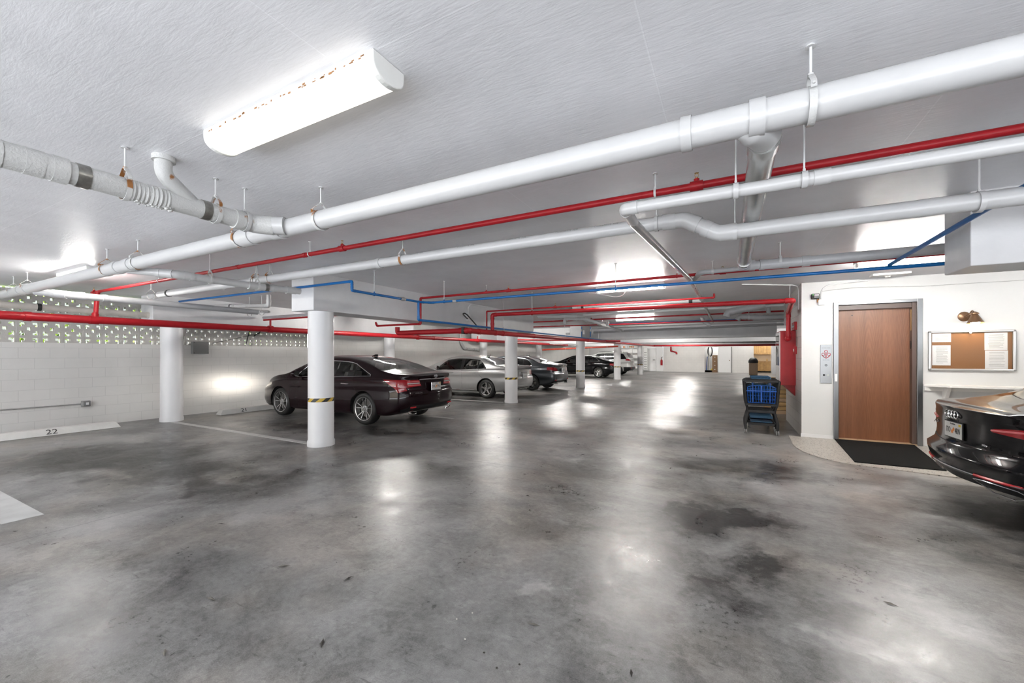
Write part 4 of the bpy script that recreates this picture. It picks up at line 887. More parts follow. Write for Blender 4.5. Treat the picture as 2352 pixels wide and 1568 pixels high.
    for k, fs in groups.items():
        if k.startswith('side_window'):
            for sd in (1, -1): emit(fs, 'side_window', [glass], [0]*len(fs), t, (sd,))
        elif k in S['region_mats']:
            mm, both = S['region_mats'][k]
            nmk = k.split('.')[0]
            if both: emit(fs, nmk, [mm], [0]*len(fs), t, (1, -1))
            else:
                for sd in (1, -1): emit(fs, nmk, [mm], [0]*len(fs), t, (sd,))
    bm.free(); ref.free()
    # wheel wells
    for xw in S['axles']:
        for sd in (1, -1):
            q = MB(); Rr = R+.047; n = 18; y1 = c.w(xw)*.965; y0 = .45
            pts = [(xw+Rr*math.cos(PI*k/n*1.16-.08*PI), S['wz']+Rr*math.sin(PI*k/n*1.16-.08*PI)) for k in range(n+1)]
            vs_ = [(x, sd*y, z) for y in (y0, y1) for (x, z) in pts]; q.add(vs_, [(k, k+1, n+2+k, n+1+k) for k in range(n)]); q.add([(x, sd*y0, z) for (x, z) in pts], [tuple(range(n+1))])
            q.build('wheel_well', M['wellblack'], t)
    # wheels
    for xw in S['axles']:
        for sd in (1, -1):
            yo = (c.w(xw)-.012)*sd; tw = .225; ax = V(0, sd, 0); o = V(xw, yo-sd*tw, S['wz']); rr = S['rim']
            steer = S.get('steer', 0) if xw > S['L']/2 else 0
            q = MB(); q.lathe([(rr-.01, .01), (rr+.03, 0), (R-.035, .004), (R-.008, .025), (R, .05), (R, tw-.05), (R-.008, tw-.025), (R-.035, tw-.004), (rr+.03, tw), (rr+.004, tw-.012), (rr-.004, tw-.03), (rr-.012, .05)], o, ax, 44, close=True)
            tire = q.build('wheel', M['tyre'], t)
            q = MB(); k = S['spoke_mat']
            q.lathe([(rr+.004, tw-.014), (rr-.002, tw-.004), (rr-.014, tw-.008), (rr-.026, tw-.045), (rr-.03, .06)], o, ax, 44)
            N = S['spokes']; hub = .07; face = tw-.018; dish = .03
            e1 = V(1, 0, 0); e3 = V(0, 0, 1)
            def P(rad, a, d): return o+ax*d+(e1*math.cos(a)+e3*math.sin(a))*rad
            for i in range(N):
                a = 2*PI*i/N+.3; wi, wo = S['spw']; split = S.get('twin', 0)
                for s_ in ((-1, 1) if split else (0,)):
                    ao = a+s_*split; ai = a+s_*split*.35; hw_i = wi/(2*hub); hw_o = wo/(2*rr)
                    q.hexa([P(hub*.8, ai-hw_i, face-dish-.03), P(hub*.8, ai+hw_i, face-dish-.03), P(rr-.012, ao+hw_o, face-.04), P(rr-.012, ao-hw_o, face-.04),
                            P(hub*.8, ai-hw_i*.8, face-dish), P(hub*.8, ai+hw_i*.8, face-dish), P(rr-.012, ao+hw_o*.8, face-.002), P(rr-.012, ao-hw_o*.8, face-.002)])
            q.lathe([(.001, face-dish+.012), (.028, face-dish+.012), (.034, face-dish+.004), (hub, face-dish), (hub+.005, face-dish-.03), (.001, face-dish-.03)], o, ax, 24)
            for i in range(5): q.cyl(P(.048, 2*PI*i/5, face-dish-.005), P(.048, 2*PI*i/5, face-dish+.006), .009, seg=8)
            q.build('rim', k, tire, ang=30)
            q = MB(); q.lathe([(.001, .10), (rr-.06, .10), (rr-.06, .115), (.001, .12)], o, ax, 32); q.build('brake_disc', M['steel'], tire)
            q = MB(); q.lathe([(.001, .06), (rr-.02, .06), (rr-.02, .065)], o, ax, 32); q.build('wheel_backing', M['wellblack'], tire)
    # cabin
    xf, xr_ = S['seats']; zc = S.get('seatz', .30)
    q = MB(); q.box((xr_-.75, -c.w(2)*.86, .24), (xf+1.3, c.w(2)*.86, .27)); q.build('cabin_floor', M['wellblack'], t, smooth=False)
    sm = S['seat_mat']; k = S['H']/1.46
    for yy in (.36, -.36):
        q = MB(); q.hexa([(xf-.1, yy-.24, .35), (xf+.42, yy-.24, .40), (xf+.42, yy+.24, .40), (xf-.1, yy+.24, .35), (xf-.1, yy-.24, .52), (xf+.42, yy-.24, .56), (xf+.42, yy+.24, .56), (xf-.1, yy+.24, .52)])
        q.hexa([(xf-.20, yy-.23, .5), (xf-.03, yy-.23, .5), (xf-.03, yy+.23, .5), (xf-.20, yy+.23, .5), (xf-.36, yy-.20, 1.08*k), (xf-.25, yy-.20, 1.08*k), (xf-.25, yy+.20, 1.08*k), (xf-.36, yy+.20, 1.08*k)])
        q.hexa([(xf-.40, yy-.12, 1.11*k), (xf-.30, yy-.12, 1.11*k), (xf-.30, yy+.12, 1.11*k), (xf-.40, yy+.12, 1.11*k), (xf-.43, yy-.10, 1.27*k), (xf-.35, yy-.10, 1.27*k), (xf-.35, yy+.10, 1.27*k), (xf-.43, yy+.10, 1.27*k)])
        q.cyl((xf-.32, yy, 1.05*k), (xf-.36, yy, 1.13*k), .012); q.build('front_seat', sm, t, bevel=.03)
    q = MB(); q.box((xr_-.05, -.62, .35), (xr_+.45, .62, .55)); q.hexa([(xr_-.15, -.62, .5), (xr_+.02, -.62, .5), (xr_+.02, .62, .5), (xr_-.15, .62, .5), (xr_-.32, -.58, 1.0*k), (xr_-.20, -.58, 1.0*k), (xr_-.20, .58, 1.0*k), (xr_-.32, .58, 1.0*k)])
    for yy in (.38, -.38): q.box((xr_-.34, yy-.12, 1.0*k), (xr_-.25, yy+.12, 1.13*k))
    q.build('rear_seat', sm, t, bevel=.03)
    xd = S['glass'][1][0]+.35; q = MB(); q.hexa([(xd-.05, -.70, .6), (xd+.55, -.70, .6), (xd+.55, .70, .6), (xd-.05, .70, .6), (xd-.02, -.68, .92*k), (xd+.5, -.66, .90*k), (xd+.5, .66, .90*k), (xd-.02, .68, .92*k)]); q.build('dashboard', M['wellblack'], t, bevel=.03)
    q = MB(); q.lathe([(.165, -.012), (.185, -.012), (.19, 0), (.185, .012), (.165, .012)], (xd-.18, .37, .88*k), (1, 0, -.45), 24, close=True); q.box((xd-.19, .2, .875*k), (xd-.175, .54, .895*k)); q.build('steering_wheel', M['blackpl'], t)
    # seams, trim and handles follow the side surface
    def onside(x, z, sd, off=.002): return V(x+c.dxr(x, z), sd*(c.ys(x, z)+off), z)
    def follow(poly, sd, off=.002, step=.06, closed=False):
        out = []; pl = poly+[poly[0]] if closed else poly
        for (a, b) in zip(pl, pl[1:]):
            n = max(1, int(math.hypot(b[0]-a[0], b[1]-a[1])/step))
            for i in range(n): out.append(onside(a[0]+(b[0]-a[0])*i/n, a[1]+(b[1]-a[1])*i/n, sd, off))
        if not closed: out.append(onside(*pl[-1], sd, off))
        return out
    for sd in (1, -1):
        q = MB()
        for sl in S['seams'](c): q.tube(follow(sl, sd, -.001), .0032, 5)
        q.build('door_seam', M['wellblack'], t)
        if S.get('chrome'): q = MB(); q.tube(follow(dl, sd, .001, .05, True), .0085, 6, closed=True); q.build('window_trim', M['chrome'], t)
        for (x, z) in S['handles']:
            q = MB(); a = onside(x-.09, z, sd, .03); b = onside(x+.09, z+.004, sd, .03); q.tube([onside(x-.11, z, sd, .004), a, b, onside(x+.11, z+.004, sd, .004)], [.007, .013, .013, .007], 10); q.build('door_handle', S.get('handle_mat', M['chrome']), t)
        mx, mz = S['mirror']; q = MB(); y = c.ys(mx, mz-.03)
        q.ball((mx, sd*(y+.14), mz+.03), .085, 18, (.85, 1.15, .85)); q.cyl((mx, sd*(y-.02), mz-.03), (mx, sd*(y+.08), mz+.01), .022); mo = q.build('mirror', S.get('mirror_mat', paint), t)
        q = MB(); q.lathe([(.001, 0), (.065, 0)], (mx-.074, sd*(y+.145), mz+.03), (-1, 0, 0), 20); q.build('mirror_glass', M['chrome'], mo)
        for rl in S.get('rails', []): q = MB(); q.tube(follow(rl, sd, .003), .009, 6); q.build('side_trim', S.get('rail_mat', M['chrome']), t)
    return t, c
M['wellblack'] = mat('matt_black', (0.012, 0.012, 0.012), 0.8)
M['glossblack'] = mat('gloss_black', (0.012, 0.012, 0.012), 0.12)
M['tyre'] = mat('tyre_rubber', (0.022, 0.022, 0.022), 0.55)
M['paint_bur'] = mat('burgundy_black_paint', (0.010, 0.003, 0.005), 0.25, coat=0.55, spec=0.1)
M['paint_blk'] = mat('black_car_paint', (0.006, 0.006, 0.007), 0.2, coat=0.55, spec=0.1)
M['paint_gry'] = mat('dark_grey_paint', (0.045, 0.052, 0.060), 0.28, metal=0.6, coat=1.0)
M['paint_sil'] = mat('silver_paint', (0.42, 0.42, 0.42), 0.32, metal=0.6, coat=1.0)
M['paint_suv'] = mat('pale_silver_paint', (0.62, 0.62, 0.61), 0.30, metal=0.45, coat=1.0)
M['rim'] = mat('rim_alloy', (0.55, 0.55, 0.55), 0.25, metal=0.9)
M['rimdark'] = mat('rim_alloy_dark', (0.22, 0.22, 0.23), 0.25, metal=0.9)
M['tail'] = mat('tail_light_red', (0.30, 0.006, 0.012), 0.10, coat=1.0)
M['tailpink'] = mat('tail_light_strip', (0.75, 0.16, 0.18), 0.12, coat=1.0)
M['tailclear'] = mat('tail_light_clear', (0.55, 0.50, 0.50), 0.1, coat=1.0)
M['headl'] = mat('head_light_glass', (0.55, 0.50, 0.44), 0.08, coat=1.0)
M['reflect'] = mat('reflector_red', (0.55, 0.03, 0.04), 0.25)
M['seat_l'] = mat('light_seat', (0.30, 0.29, 0.27), 0.6); M['seat_d'] = mat('dark_seat', (0.04, 0.04, 0.04), 0.6); M['seat_b'] = mat('beige_seat', (0.42, 0.36, 0.26), 0.6)
M['platew'] = mat('plate_white', (0.62, 0.62, 0.60), 0.4)
M['orange_l'] = mat('orange_mark', (0.75, 0.25, 0.05), 0.4)
M['greenl'] = mat('leaf_mark', (0.1, 0.4, 0.08), 0.5)
def rear_x(c, y, z):
    k = min(1, abs(y)/max(.01, c.ys(0.0, z))); return c.rear(z)-c.S.get('bulge', .05)*(1-k*k)
def plate(t, c, y, z, text, w=.305, h=.152, tilt=0.0, x=None, top='FLORIDA', frame='platew', dec=True):
    x = rear_x(c, y, z)-.012 if x is None else x
    q = MB(); q.box((x-.006, y-w/2-.008, z-h/2-.008), (x+.004, y+w/2+.008, z+h/2+.008)); p = q.build('licence_plate', M['blackpl' if frame == 'dark' else 'chrome'], t, smooth=False, bevel=.003)
    q = MB(); q.box((x-.008, y-w/2, z-h/2), (x-.004, y+w/2, z+h/2)); pp = q.build('plate_face', M['platew'], p, smooth=False)
    a, b = text[:len(text)//2], text[len(text)//2:]
    o = (x-.0095, y, z-.004)
    if not text:
        q = MB()
        for k in range(6): yy = y+w*(-.38+.76*k/5)*.95; q.box((x-.0095, yy-.008, z-.035), (x-.009, yy+.008, z+.022))
        q.build('plate_marks', M['greybox'], p, smooth=False); return p
    text_mesh(a, .078, M['blackink'], 'plate_letters', p, (x-.0095, y+w*.27, z-.006), (0, -1, 0), (0, 0, 1), .001, xscale=.62); text_mesh(b, .078, M['blackink'], 'plate_letters', p, (x-.0095, y-w*.27, z-.006), (0, -1, 0), (0, 0, 1), .001, xscale=.62)
    q = MB(); q.lathe([(.001, 0), (.019, 0)], (x-.009, y+.012, z-.016), (-1, 0, 0), 16); q.lathe([(.001, 0), (.017, 0)], (x-.009, y-.014, z+.008), (-1, 0, 0), 16); q.build('fruit_mark', M['orange_l'], p)
    q = MB(); q.box((x-.0095, y-w/2+.01, z+h/2-.03), (x-.009, y-w/2+.05, z+h/2-.008)); q.build('year_sticker', M['yellow'], p, smooth=False)
    text_mesh(top, .022, M['blackink'], 'plate_letters', p, (x-.0095, y, z+h/2-.017), (0, -1, 0), (0, 0, 1), .001); return p

# ---- burgundy-black sedan in bay 21
def side_strip(x0, x1, z0, z1): return [(x0, z0), (x1, z0), (x1, z1), (x0, z1)]
S1 = dict(L=4.96, H=1.46, axles=(1.09, 3.91), R=.335, wz=.335, rim=.248, spokes=5, twin=.23, spw=(.026, .022), bulge=.085, tum=.40,
    top=[(0, 1.035), (.05, 1.06), (.35, 1.085), (.62, 1.135), (1.05, 1.285), (1.5, 1.395), (1.95, 1.45), (2.35, 1.46), (2.8, 1.415), (3.15, 1.31), (3.5, 1.155), (3.78, 1.03), (4.2, .965), (4.6, .87), (4.85, .76), (4.96, .66)],
    belt=[(0, .93), (.3, .985), (.8, .985), (2, .945), (3.5, .915), (3.9, .89), (4.4, .80), (4.8, .67), (4.96, .58)],
    bot=[(0, .36), (.2, .27), (.6, .21), (2.5, .19), (4.3, .19), (4.8, .21), (4.96, .26)],
    w=[(0, .72), (.06, .79), (.2, .86), (.6, .912), (2.5, .918), (4.1, .905), (4.5, .85), (4.8, .74), (4.96, .58)],
    rear=[(0.2, .10), (.36, .04), (.5, .0), (.68, .0), (.78, .05), (.95, .06), (1.04, .0), (1.2, .05)], front=[(.2, .06), (.4, 0), (.6, .02), (.8, .12)],
    glass=((.66, 1.62), (2.72, 3.70)), xs=[.66, 1.62, 2.72, 3.70], glass_mat=M['glass_light'], glass_rear=M['glass_light'], paint=M['paint_bur'], spoke_mat=M['rim'], seat_mat=M['seat_l'],
    seats=(2.30, 1.45), chrome=True, handles=[(1.62, .845), (2.62, .835)], mirror=(3.22, 1.0),
    seams=lambda c: [[(2.10, .98), (2.08, .6), (2.06, .26)], [(3.25, .95), (3.22, .6), (3.18, .45), (3.25, .26)], [(1.42, .99), (1.38, .8), (1.25, .66), (1.16, .66)], [(3.2, .26), (1.5, .25)]])
S1['dlo_poly'] = lambda c: c.dlo(.93, 3.36, .035, .75, rear=(.93, 1.05, .42), front=(3.36, .98, .75), n=14)
S1['wins'] = lambda c: [c.dlo(2.12, 3.10, .05, .70, front=(3.2, .99, .75), n=7), c.dlo(1.44, 2.03, .05, .70, rear=(.95, 1.06, .40), n=6), c.dlo(1.03, 1.38, .055, .70, rear=(.97, 1.065, .40), n=4)]
S1['regions'] = [('tail_light', 'rear', [(.36, .82), (.42, .95), (1.0, .955), (1.0, .76), (.80, .775), (.66, .81)], (-.1, .03)), ('tail_light', 'side', [(.55, .965), (-.2, .955), (-.2, .76), (.08, .735), (.16, .70), (.20, .71), (.27, .80)], (.02, .6)),
                 ('rear_valance', 'rear', [(-.01, .2), (-.01, .42), (.62, .44), (.80, .36), (.9, .28), (.9, .2)], (-.1, .12)),
                 ('head_light', 'side', [(4.25, .74), (4.60, .66), (4.99, .60), (4.99, .72), (4.6, .79), (4.25, .80)], (4.2, 4.97))]
S1['region_mats'] = {'tail_light': (M['tail'], False), 'rear_valance': (M['blackpl'], True), 'head_light': (M['headl'], False)}
t1, c1 = make_car(S1, 'sedan', 'dark burgundy sedan parked at wheel stop 21 behind the nearest column', (-5.66, 6.98, 0), PI)
plate(t1, c1, 0.0, .80, 'DUCJEWL'[:3]+'EWL', x=-.105)
q = MB()
for sd in (1, -1):
    q = MB()
    for z, y0, y1 in ((.915, .42, .70), (.845, .40, .70)):
        q.tube([V(rear_x(c1, y, z)-.012+max(0, abs(y)-.66)*.6, sd*y, z) for y in np.linspace(y0, y1, 10)], .011, 6)
    q.build('tail_light_strip', M['tailpink'], t1)
    q = MB(); q.tube([V(rear_x(c1, y, .88)-.010+max(0, y-.66)*.6, sd*y, .88) for y in np.linspace(.42, .70, 10)], .014, 6); q.build('reversing_light', M['tailclear'], t1)
    q = MB(); P_e = lambda y, z: V(rear_x(c1, y, z)-.008, sd*y, z); q.tube([P_e(.48, .255), P_e(.50, .305), P_e(.62, .325), P_e(.70, .31), P_e(.66, .26)], .011, 8, closed=True); q.build('exhaust_trim', M['chrome'], t1)
    q = MB(); q.box((rear_x(c1, .6, .40)-.02, sd*.52, .385), (rear_x(c1, .6, .4)+.02, sd*.66, .41)); q.build('reflector', M['reflect'], t1, smooth=False)
q = MB(); q.tube([V(rear_x(c1, y, .965)-.02, y, .955) for y in np.linspace(-.42, .42, 12)], .015, 8); q.build('boot_trim', M['chrome'], t1)
q = MB(); rx_ = rear_x(c1, 0, 1.0)-.035
for (ra, rb, cy, cz) in ((.052, .036, 0, 0), (.019, .034, 0, 0), (.034, .016, 0, .014)):
    q.tube([V(rx_-.004, ra*math.cos(a)+cy, 1.012+rb*math.sin(a)+cz) for a in np.linspace(0, 2*PI, 25)[:-1]], .0045, 6, closed=True)
q.build('badge', M['chrome'], t1)
text_mesh('AVALON', .042, M['chrome'], 'badge', t1, (-.062, .50, .685), (0, -1, 0), (0, 0, 1), .004, xscale=1.3)
q = MB(); q.hexa([(1.62, -.02, 1.42), (1.78, -.03, 1.44), (1.78, .03, 1.44), (1.62, .02, 1.42), (1.60, -.004, 1.475), (1.68, -.006, 1.475), (1.68, .006, 1.475), (1.60, .004, 1.475)]); q.build('roof_antenna', M['paint_blk'], t1, bevel=.006)

# ---- silver sedan
S2 = dict(S1); S2.update(L=4.58, H=1.45, axles=(.98, 3.74), R=.32, wz=.32, rim=.215, spokes=5, twin=0, spw=(.085, .06), bulge=.05, tum=.36, crease=.975,
    top=[(0, 1.03), (.05, 1.075), (.4, 1.105), (.62, 1.13), (1.0, 1.27), (1.35, 1.385), (1.75, 1.44), (2.15, 1.45), (2.6, 1.40), (2.95, 1.29), (3.3, 1.13), (3.55, 1.02), (4.0, .96), (4.35, .87), (4.52, .78), (4.58, .70)],
    belt=[(0, .93), (.3, .985), (.8, .98), (1.9, .93), (3.2, .90), (3.6, .88), (4.1, .80), (4.45, .68), (4.58, .6)],
    bot=[(0, .36), (.2, .27), (.6, .22), (2.5, .2), (4.0, .2), (4.4, .22), (4.58, .28)],
    w=[(0, .76), (.05, .81), (.2, .85), (.6, .882), (2.3, .885), (3.8, .872), (4.2, .82), (4.45, .74), (4.58, .62)],
    glass=((.62, 1.30), (2.55, 3.42)), xs=[.62, 1.30, 2.55, 3.42], glass_mat=M['glass_light'], glass_rear=M['glass_dark'], paint=M['paint_sil'], seat_mat=M['seat_d'], seats=(2.15, 1.30),
    chrome=False, handles=[(1.50, .86), (2.42, .845)], handle_mat=M['paint_sil'], mirror=(3.0, .98), mirror_mat=M['paint_sil'], rails=[[(1.45, .27), (3.2, .26)]],
    seams=lambda c: [[(1.98, .96), (1.96, .6), (1.95, .30)], [(3.05, .93), (3.0, .6), (3.0, .28)], [(1.30, .99), (1.25, .8), (1.12, .66), (1.05, .66)], [(1.1, .87), (2.0, .84), (3.3, .80)]])
S2['dlo_poly'] = lambda c: c.dlo(1.00, 3.12, .02, .78, rear=(1.0, 1.02, 1.1), front=(3.12, .95, .78), n=14)
S2['wins'] = lambda c: [c.dlo(2.05, 2.98, .035, .72, front=(3.02, .96, .78), n=7), c.dlo(1.36, 1.93, .035, .72, n=5), c.dlo(1.08, 1.31, .035, .70, rear=(1.04, 1.03, 1.1), n=3)]
S2['regions'] = [('tail_light', 'rear', [(.52, .76), (.52, .90), (.7, .96), (1.0, .96), (1.0, .84), (.84, .80), (.72, .76)], (-.1, .24)),
                 ('rear_valance', 'rear', [(-.01, .2), (-.01, .36), (.9, .36), (.9, .2)], (-.1, .10)),
                 ('head_light', 'side', [(3.95, .70), (4.6, .60), (4.6, .78), (3.95, .82)], (3.9, 4.6))]
t2, c2 = make_car(S2, 'sedan', 'silver sedan parked behind the second taped column', (-6.22, 12.55, 0), PI)
plate(t2, c2, 0, .74, '', x=-.062)
q = MB(); q.tube([V(rear_x(c2, y, .88)-.012, y, .86) for y in np.linspace(-.25, .25, 8)], .014, 8); q.build('boot_trim', M['chrome'], t2)
q = MB(); q.hexa([(1.35, -.02, 1.39), (1.48, -.025, 1.41), (1.48, .025, 1.41), (1.35, .02, 1.39), (1.33, -.003, 1.47), (1.37, -.004, 1.47), (1.37, .004, 1.47), (1.33, .003, 1.47)]); q.build('roof_antenna', M['paint_blk'], t2)
# ---- dark grey sedan
S3 = dict(S2); S3.update(L=4.71, H=1.445, axles=(.98, 3.83), R=.335, wz=.335, rim=.24, spokes=5, twin=.12, spw=(.045, .03), tum=.42, bulge=.06, crease=.985,
    top=[(0, 1.04), (.05, 1.075), (.4, 1.10), (.70, 1.16), (1.1, 1.31), (1.5, 1.405), (1.9, 1.44), (2.3, 1.445), (2.7, 1.40), (3.05, 1.28), (3.4, 1.12), (3.65, 1.02), (4.1, .95), (4.45, .87), (4.64, .77), (4.71, .68)],
    belt=[(0, .94), (.3, .99), (.8, .985), (2, .95), (3.3, .92), (3.7, .89), (4.2, .80), (4.55, .68), (4.71, .6)],
    bot=[(0, .36), (.2, .27), (.6, .21), (2.5, .19), (4.1, .19), (4.5, .21), (4.71, .28)],
    w=[(0, .78), (.05, .83), (.2, .87), (.6, .908), (2.3, .912), (3.9, .90), (4.3, .85), (4.55, .75), (4.71, .6)],
    glass=((.70, 1.45), (2.65, 3.55)), xs=[.70, 1.45, 2.65, 3.55], glass_mat=M['glass_dark'], glass_rear=M['glass_dark'], paint=M['paint_gry'], spoke_mat=M['rimdark'], seats=(2.25, 1.40), chrome=True,
    handles=[(1.55, .86), (2.5, .85)], handle_mat=M['paint_gry'], mirror=(3.1, .99), mirror_mat=M['paint_gry'], rails=[], 
    seams=lambda c: [[(2.02, .98), (2.0, .6), (2.0, .30)], [(3.1, .95), (3.05, .6), (3.05, .28)], [(1.38, .99), (1.3, .8), (1.15, .68)]])
S3['dlo_poly'] = lambda c: c.dlo(.98, 3.2, .03, .76, rear=(.96, 1.06, .85), front=(3.2, .97, .75), n=14)
S3['wins'] = lambda c: [c.dlo(2.08, 3.05, .045, .71, front=(3.1, .98, .75), n=7), c.dlo(1.42, 1.98, .045, .71, n=5), c.dlo(1.07, 1.38, .045, .70, rear=(1.0, 1.07, .85), n=4)]
S3['regions'] = [('tail_light', 'rear', [(.42, .80), (.45, .90), (.70, .955), (1.0, .955), (1.0, .87), (.80, .83), (.66, .80)], (-.1, .26)),
                 ('rear_valance', 'rear', [(-.01, .2), (-.01, .40), (.55, .40), (.62, .56), (.66, .56), (.74, .36), (.9, .36), (.9, .2)], (-.1, .10)), S2['regions'][2]]
t3, c3 = make_car(S3, 'sedan', 'dark grey sedan with tinted windows, parked right of the silver sedan', (-6.16, 16.0, 0), PI)
plate(t3, c3, 0, .83, '', x=-.075)
for sd in (1, -1):
    q = MB(); q.box((rear_x(c3, .7, .45)-.02, sd*.60, .43), (rear_x(c3, .7, .45)+.03, sd*.72, .455)); q.build('reflector', M['reflect'], t3, smooth=False)
    q = MB(); q.cyl((-.05, sd*.55, .32), (.1, sd*.55, .32), .05); q.build('exhaust_pipe', M['chrome'], t3)
q = MB(); q.lathe([(.001, .012), (.035, .012), (.04, 0)], (-.07, 0, 1.0), (-1, 0, 0), 20); q.build('badge', M['chrome'], t3)
q = MB(); q.hexa([(1.5, -.03, 1.40), (1.7, -.035, 1.42), (1.7, .035, 1.42), (1.5, .03, 1.40), (1.5, -.01, 1.462), (1.6, -.012, 1.462), (1.6, .012, 1.462), (1.5, .01, 1.462)]); q.build('roof_antenna', M['paint_blk'], t3)
# ---- black sedan farther back
S4 = dict(S3); S4.update(L=4.92, H=1.46, axles=(1.06, 4.0), paint=M['paint_blk'], spoke_mat=M['rim'], spokes=5, twin=.10, spw=(.04, .022), handle_mat=M['chrome'], glass_mat=M['glass_dark'], mirror_mat=M['paint_blk'], mirror=(3.25, .99), tum=.40,
    top=[(0, .98), (.05, 1.02), (.4, 1.07), (.75, 1.15), (1.2, 1.31), (1.6, 1.41), (2.0, 1.455), (2.4, 1.46), (2.85, 1.41), (3.2, 1.29), (3.55, 1.13), (3.8, 1.03), (4.3, .96), (4.65, .87), (4.85, .77), (4.92, .68)],
    belt=[(0, .90), (.3, .96), (.8, .97), (2, .95), (3.45, .92), (3.85, .89), (4.35, .80), (4.75, .68), (4.92, .6)],
    bot=[(0, .36), (.2, .27), (.6, .21), (2.5, .19), (4.3, .19), (4.7, .21), (4.92, .28)], w=[(0, .72), (.05, .79), (.2, .86), (.6, .915), (2.3, .925), (4.1, .91), (4.5, .86), (4.76, .75), (4.92, .6)],
    glass=((.72, 1.55), (2.8, 3.7)), xs=[.72, 1.55, 2.8, 3.7], seats=(2.4, 1.5), handles=[(1.65, .85), (2.65, .84)], rails=[[(1.5, .27), (3.5, .26)]],
    seams=lambda c: [[(2.12, .98), (2.1, .6), (2.1, .30)], [(3.2, .95), (3.15, .6), (3.15, .28)], [(1.45, .99), (1.4, .8), (1.25, .68)]])
S4['dlo_poly'] = lambda c: c.dlo(1.02, 3.35, .03, .76, rear=(.99, 1.03, .95), front=(3.35, .97, .75), n=14)
S4['wins'] = lambda c: [c.dlo(2.18, 3.2, .045, .71, front=(3.25, .98, .75), n=7), c.dlo(1.50, 2.08, .045, .71, n=5), c.dlo(1.12, 1.44, .045, .70, rear=(1.04, 1.04, .95), n=4)]
S4['regions'] = [('tail_light', 'rear', [(.44, .76), (.44, .88), (.7, .90), (1.0, .93), (1.0, .83), (.8, .76)], (-.1, .30)), S3['regions'][1], S2['regions'][2]]
t4, c4 = make_car(S4, 'sedan', 'glossy black sedan with star-spoke wheels between the third and fourth taped columns', (-6.30, 26.45, 0), PI)
# ---- small silver suv
S5 = dict(S4); S5.update(L=4.52, H=1.69, axles=(.92, 3.61), R=.345, wz=.345, rim=.235, paint=M['paint_suv'], seat_mat=M['seat_b'], chrome=False, handle_mat=M['paint_suv'], mirror_mat=M['paint_suv'], mirror=(2.95, 1.15), tum=.30,
    top=[(0, 1.18), (.06, 1.30), (.2, 1.48), (.35, 1.60), (.6, 1.65), (1.2, 1.685), (1.9, 1.69), (2.3, 1.66), (2.65, 1.56), (3.0, 1.37), (3.3, 1.19), (3.5, 1.12), (4.0, 1.05), (4.3, .95), (4.46, .84), (4.52, .75)],
    belt=[(0, 1.08), (.3, 1.12), (.8, 1.10), (2, 1.06), (3.1, 1.03), (3.5, 1.0), (4.0, .90), (4.4, .78), (4.52, .68)],
    bot=[(0, .40), (.2, .32), (.6, .27), (2.5, .25), (4.0, .25), (4.4, .28), (4.52, .34)], w=[(0, .78), (.05, .83), (.2, .88), (.6, .912), (2.3, .918), (3.7, .905), (4.1, .86), (4.4, .76), (4.52, .62)],
    rear=[(.2, .08), (.4, .0), (.55, .0), (.75, .06), (1.0, .06), (1.2, .10), (1.4, .05), (1.7, .0)],
    glass=((.02, .30), (2.45, 3.25)), xs=[.02, .30, 2.45, 3.25], seats=(2.1, 1.2), seatz=.45, handles=[(1.3, .98), (2.3, .97)], rails=[],
    seams=lambda c: [[(1.85, 1.1), (1.83, .6), (1.83, .36)], [(2.85, 1.05), (2.8, .6), (2.8, .36)]])
S5['dlo_poly'] = lambda c: c.dlo(.30, 2.98, .03, .80, rear=(.28, 1.17, 1.5), front=(2.98, 1.09, .8), n=14)
S5['wins'] = lambda c: [c.dlo(1.92, 2.85, .045, .74, front=(2.9, 1.1, .8), n=7), c.dlo(1.05, 1.82, .045, .74, n=5), c.dlo(.40, .93, .045, .72, rear=(.34, 1.18, 1.3), n=4)]
S5['regions'] = [('tail_light', 'rear', [(.50, 1.0), (.52, 1.10), (.75, 1.16), (1.0, 1.18), (1.0, 1.08), (.8, 1.02), (.7, .98)], (-.1, .34)),
                 ('rear_valance', 'rear', [(-.01, .2), (-.01, .58), (1.0, .58), (1.0, .2)], (-.1, .45)), S2['regions'][2]]
t5, c5 = make_car(S5, 'suv', 'pale silver suv parked beyond the farthest black sedan', (-6.18, 30.35, 0), PI)
for sd in (1, -1): q = MB(); q.tube([V(x, sd*(.62), c5.top(x)+.0) for x in (.5, .6, 1.2, 1.9, 2.2, 2.3)], .016, 8); q.build('roof_rail', M['blackpl'], t5)
for sd in (1, -1): q = MB(); q.box((-.03, sd*.55, .50), (.03, sd*.75, .54)); q.build('reflector', M['reflect'], t5, smooth=False)
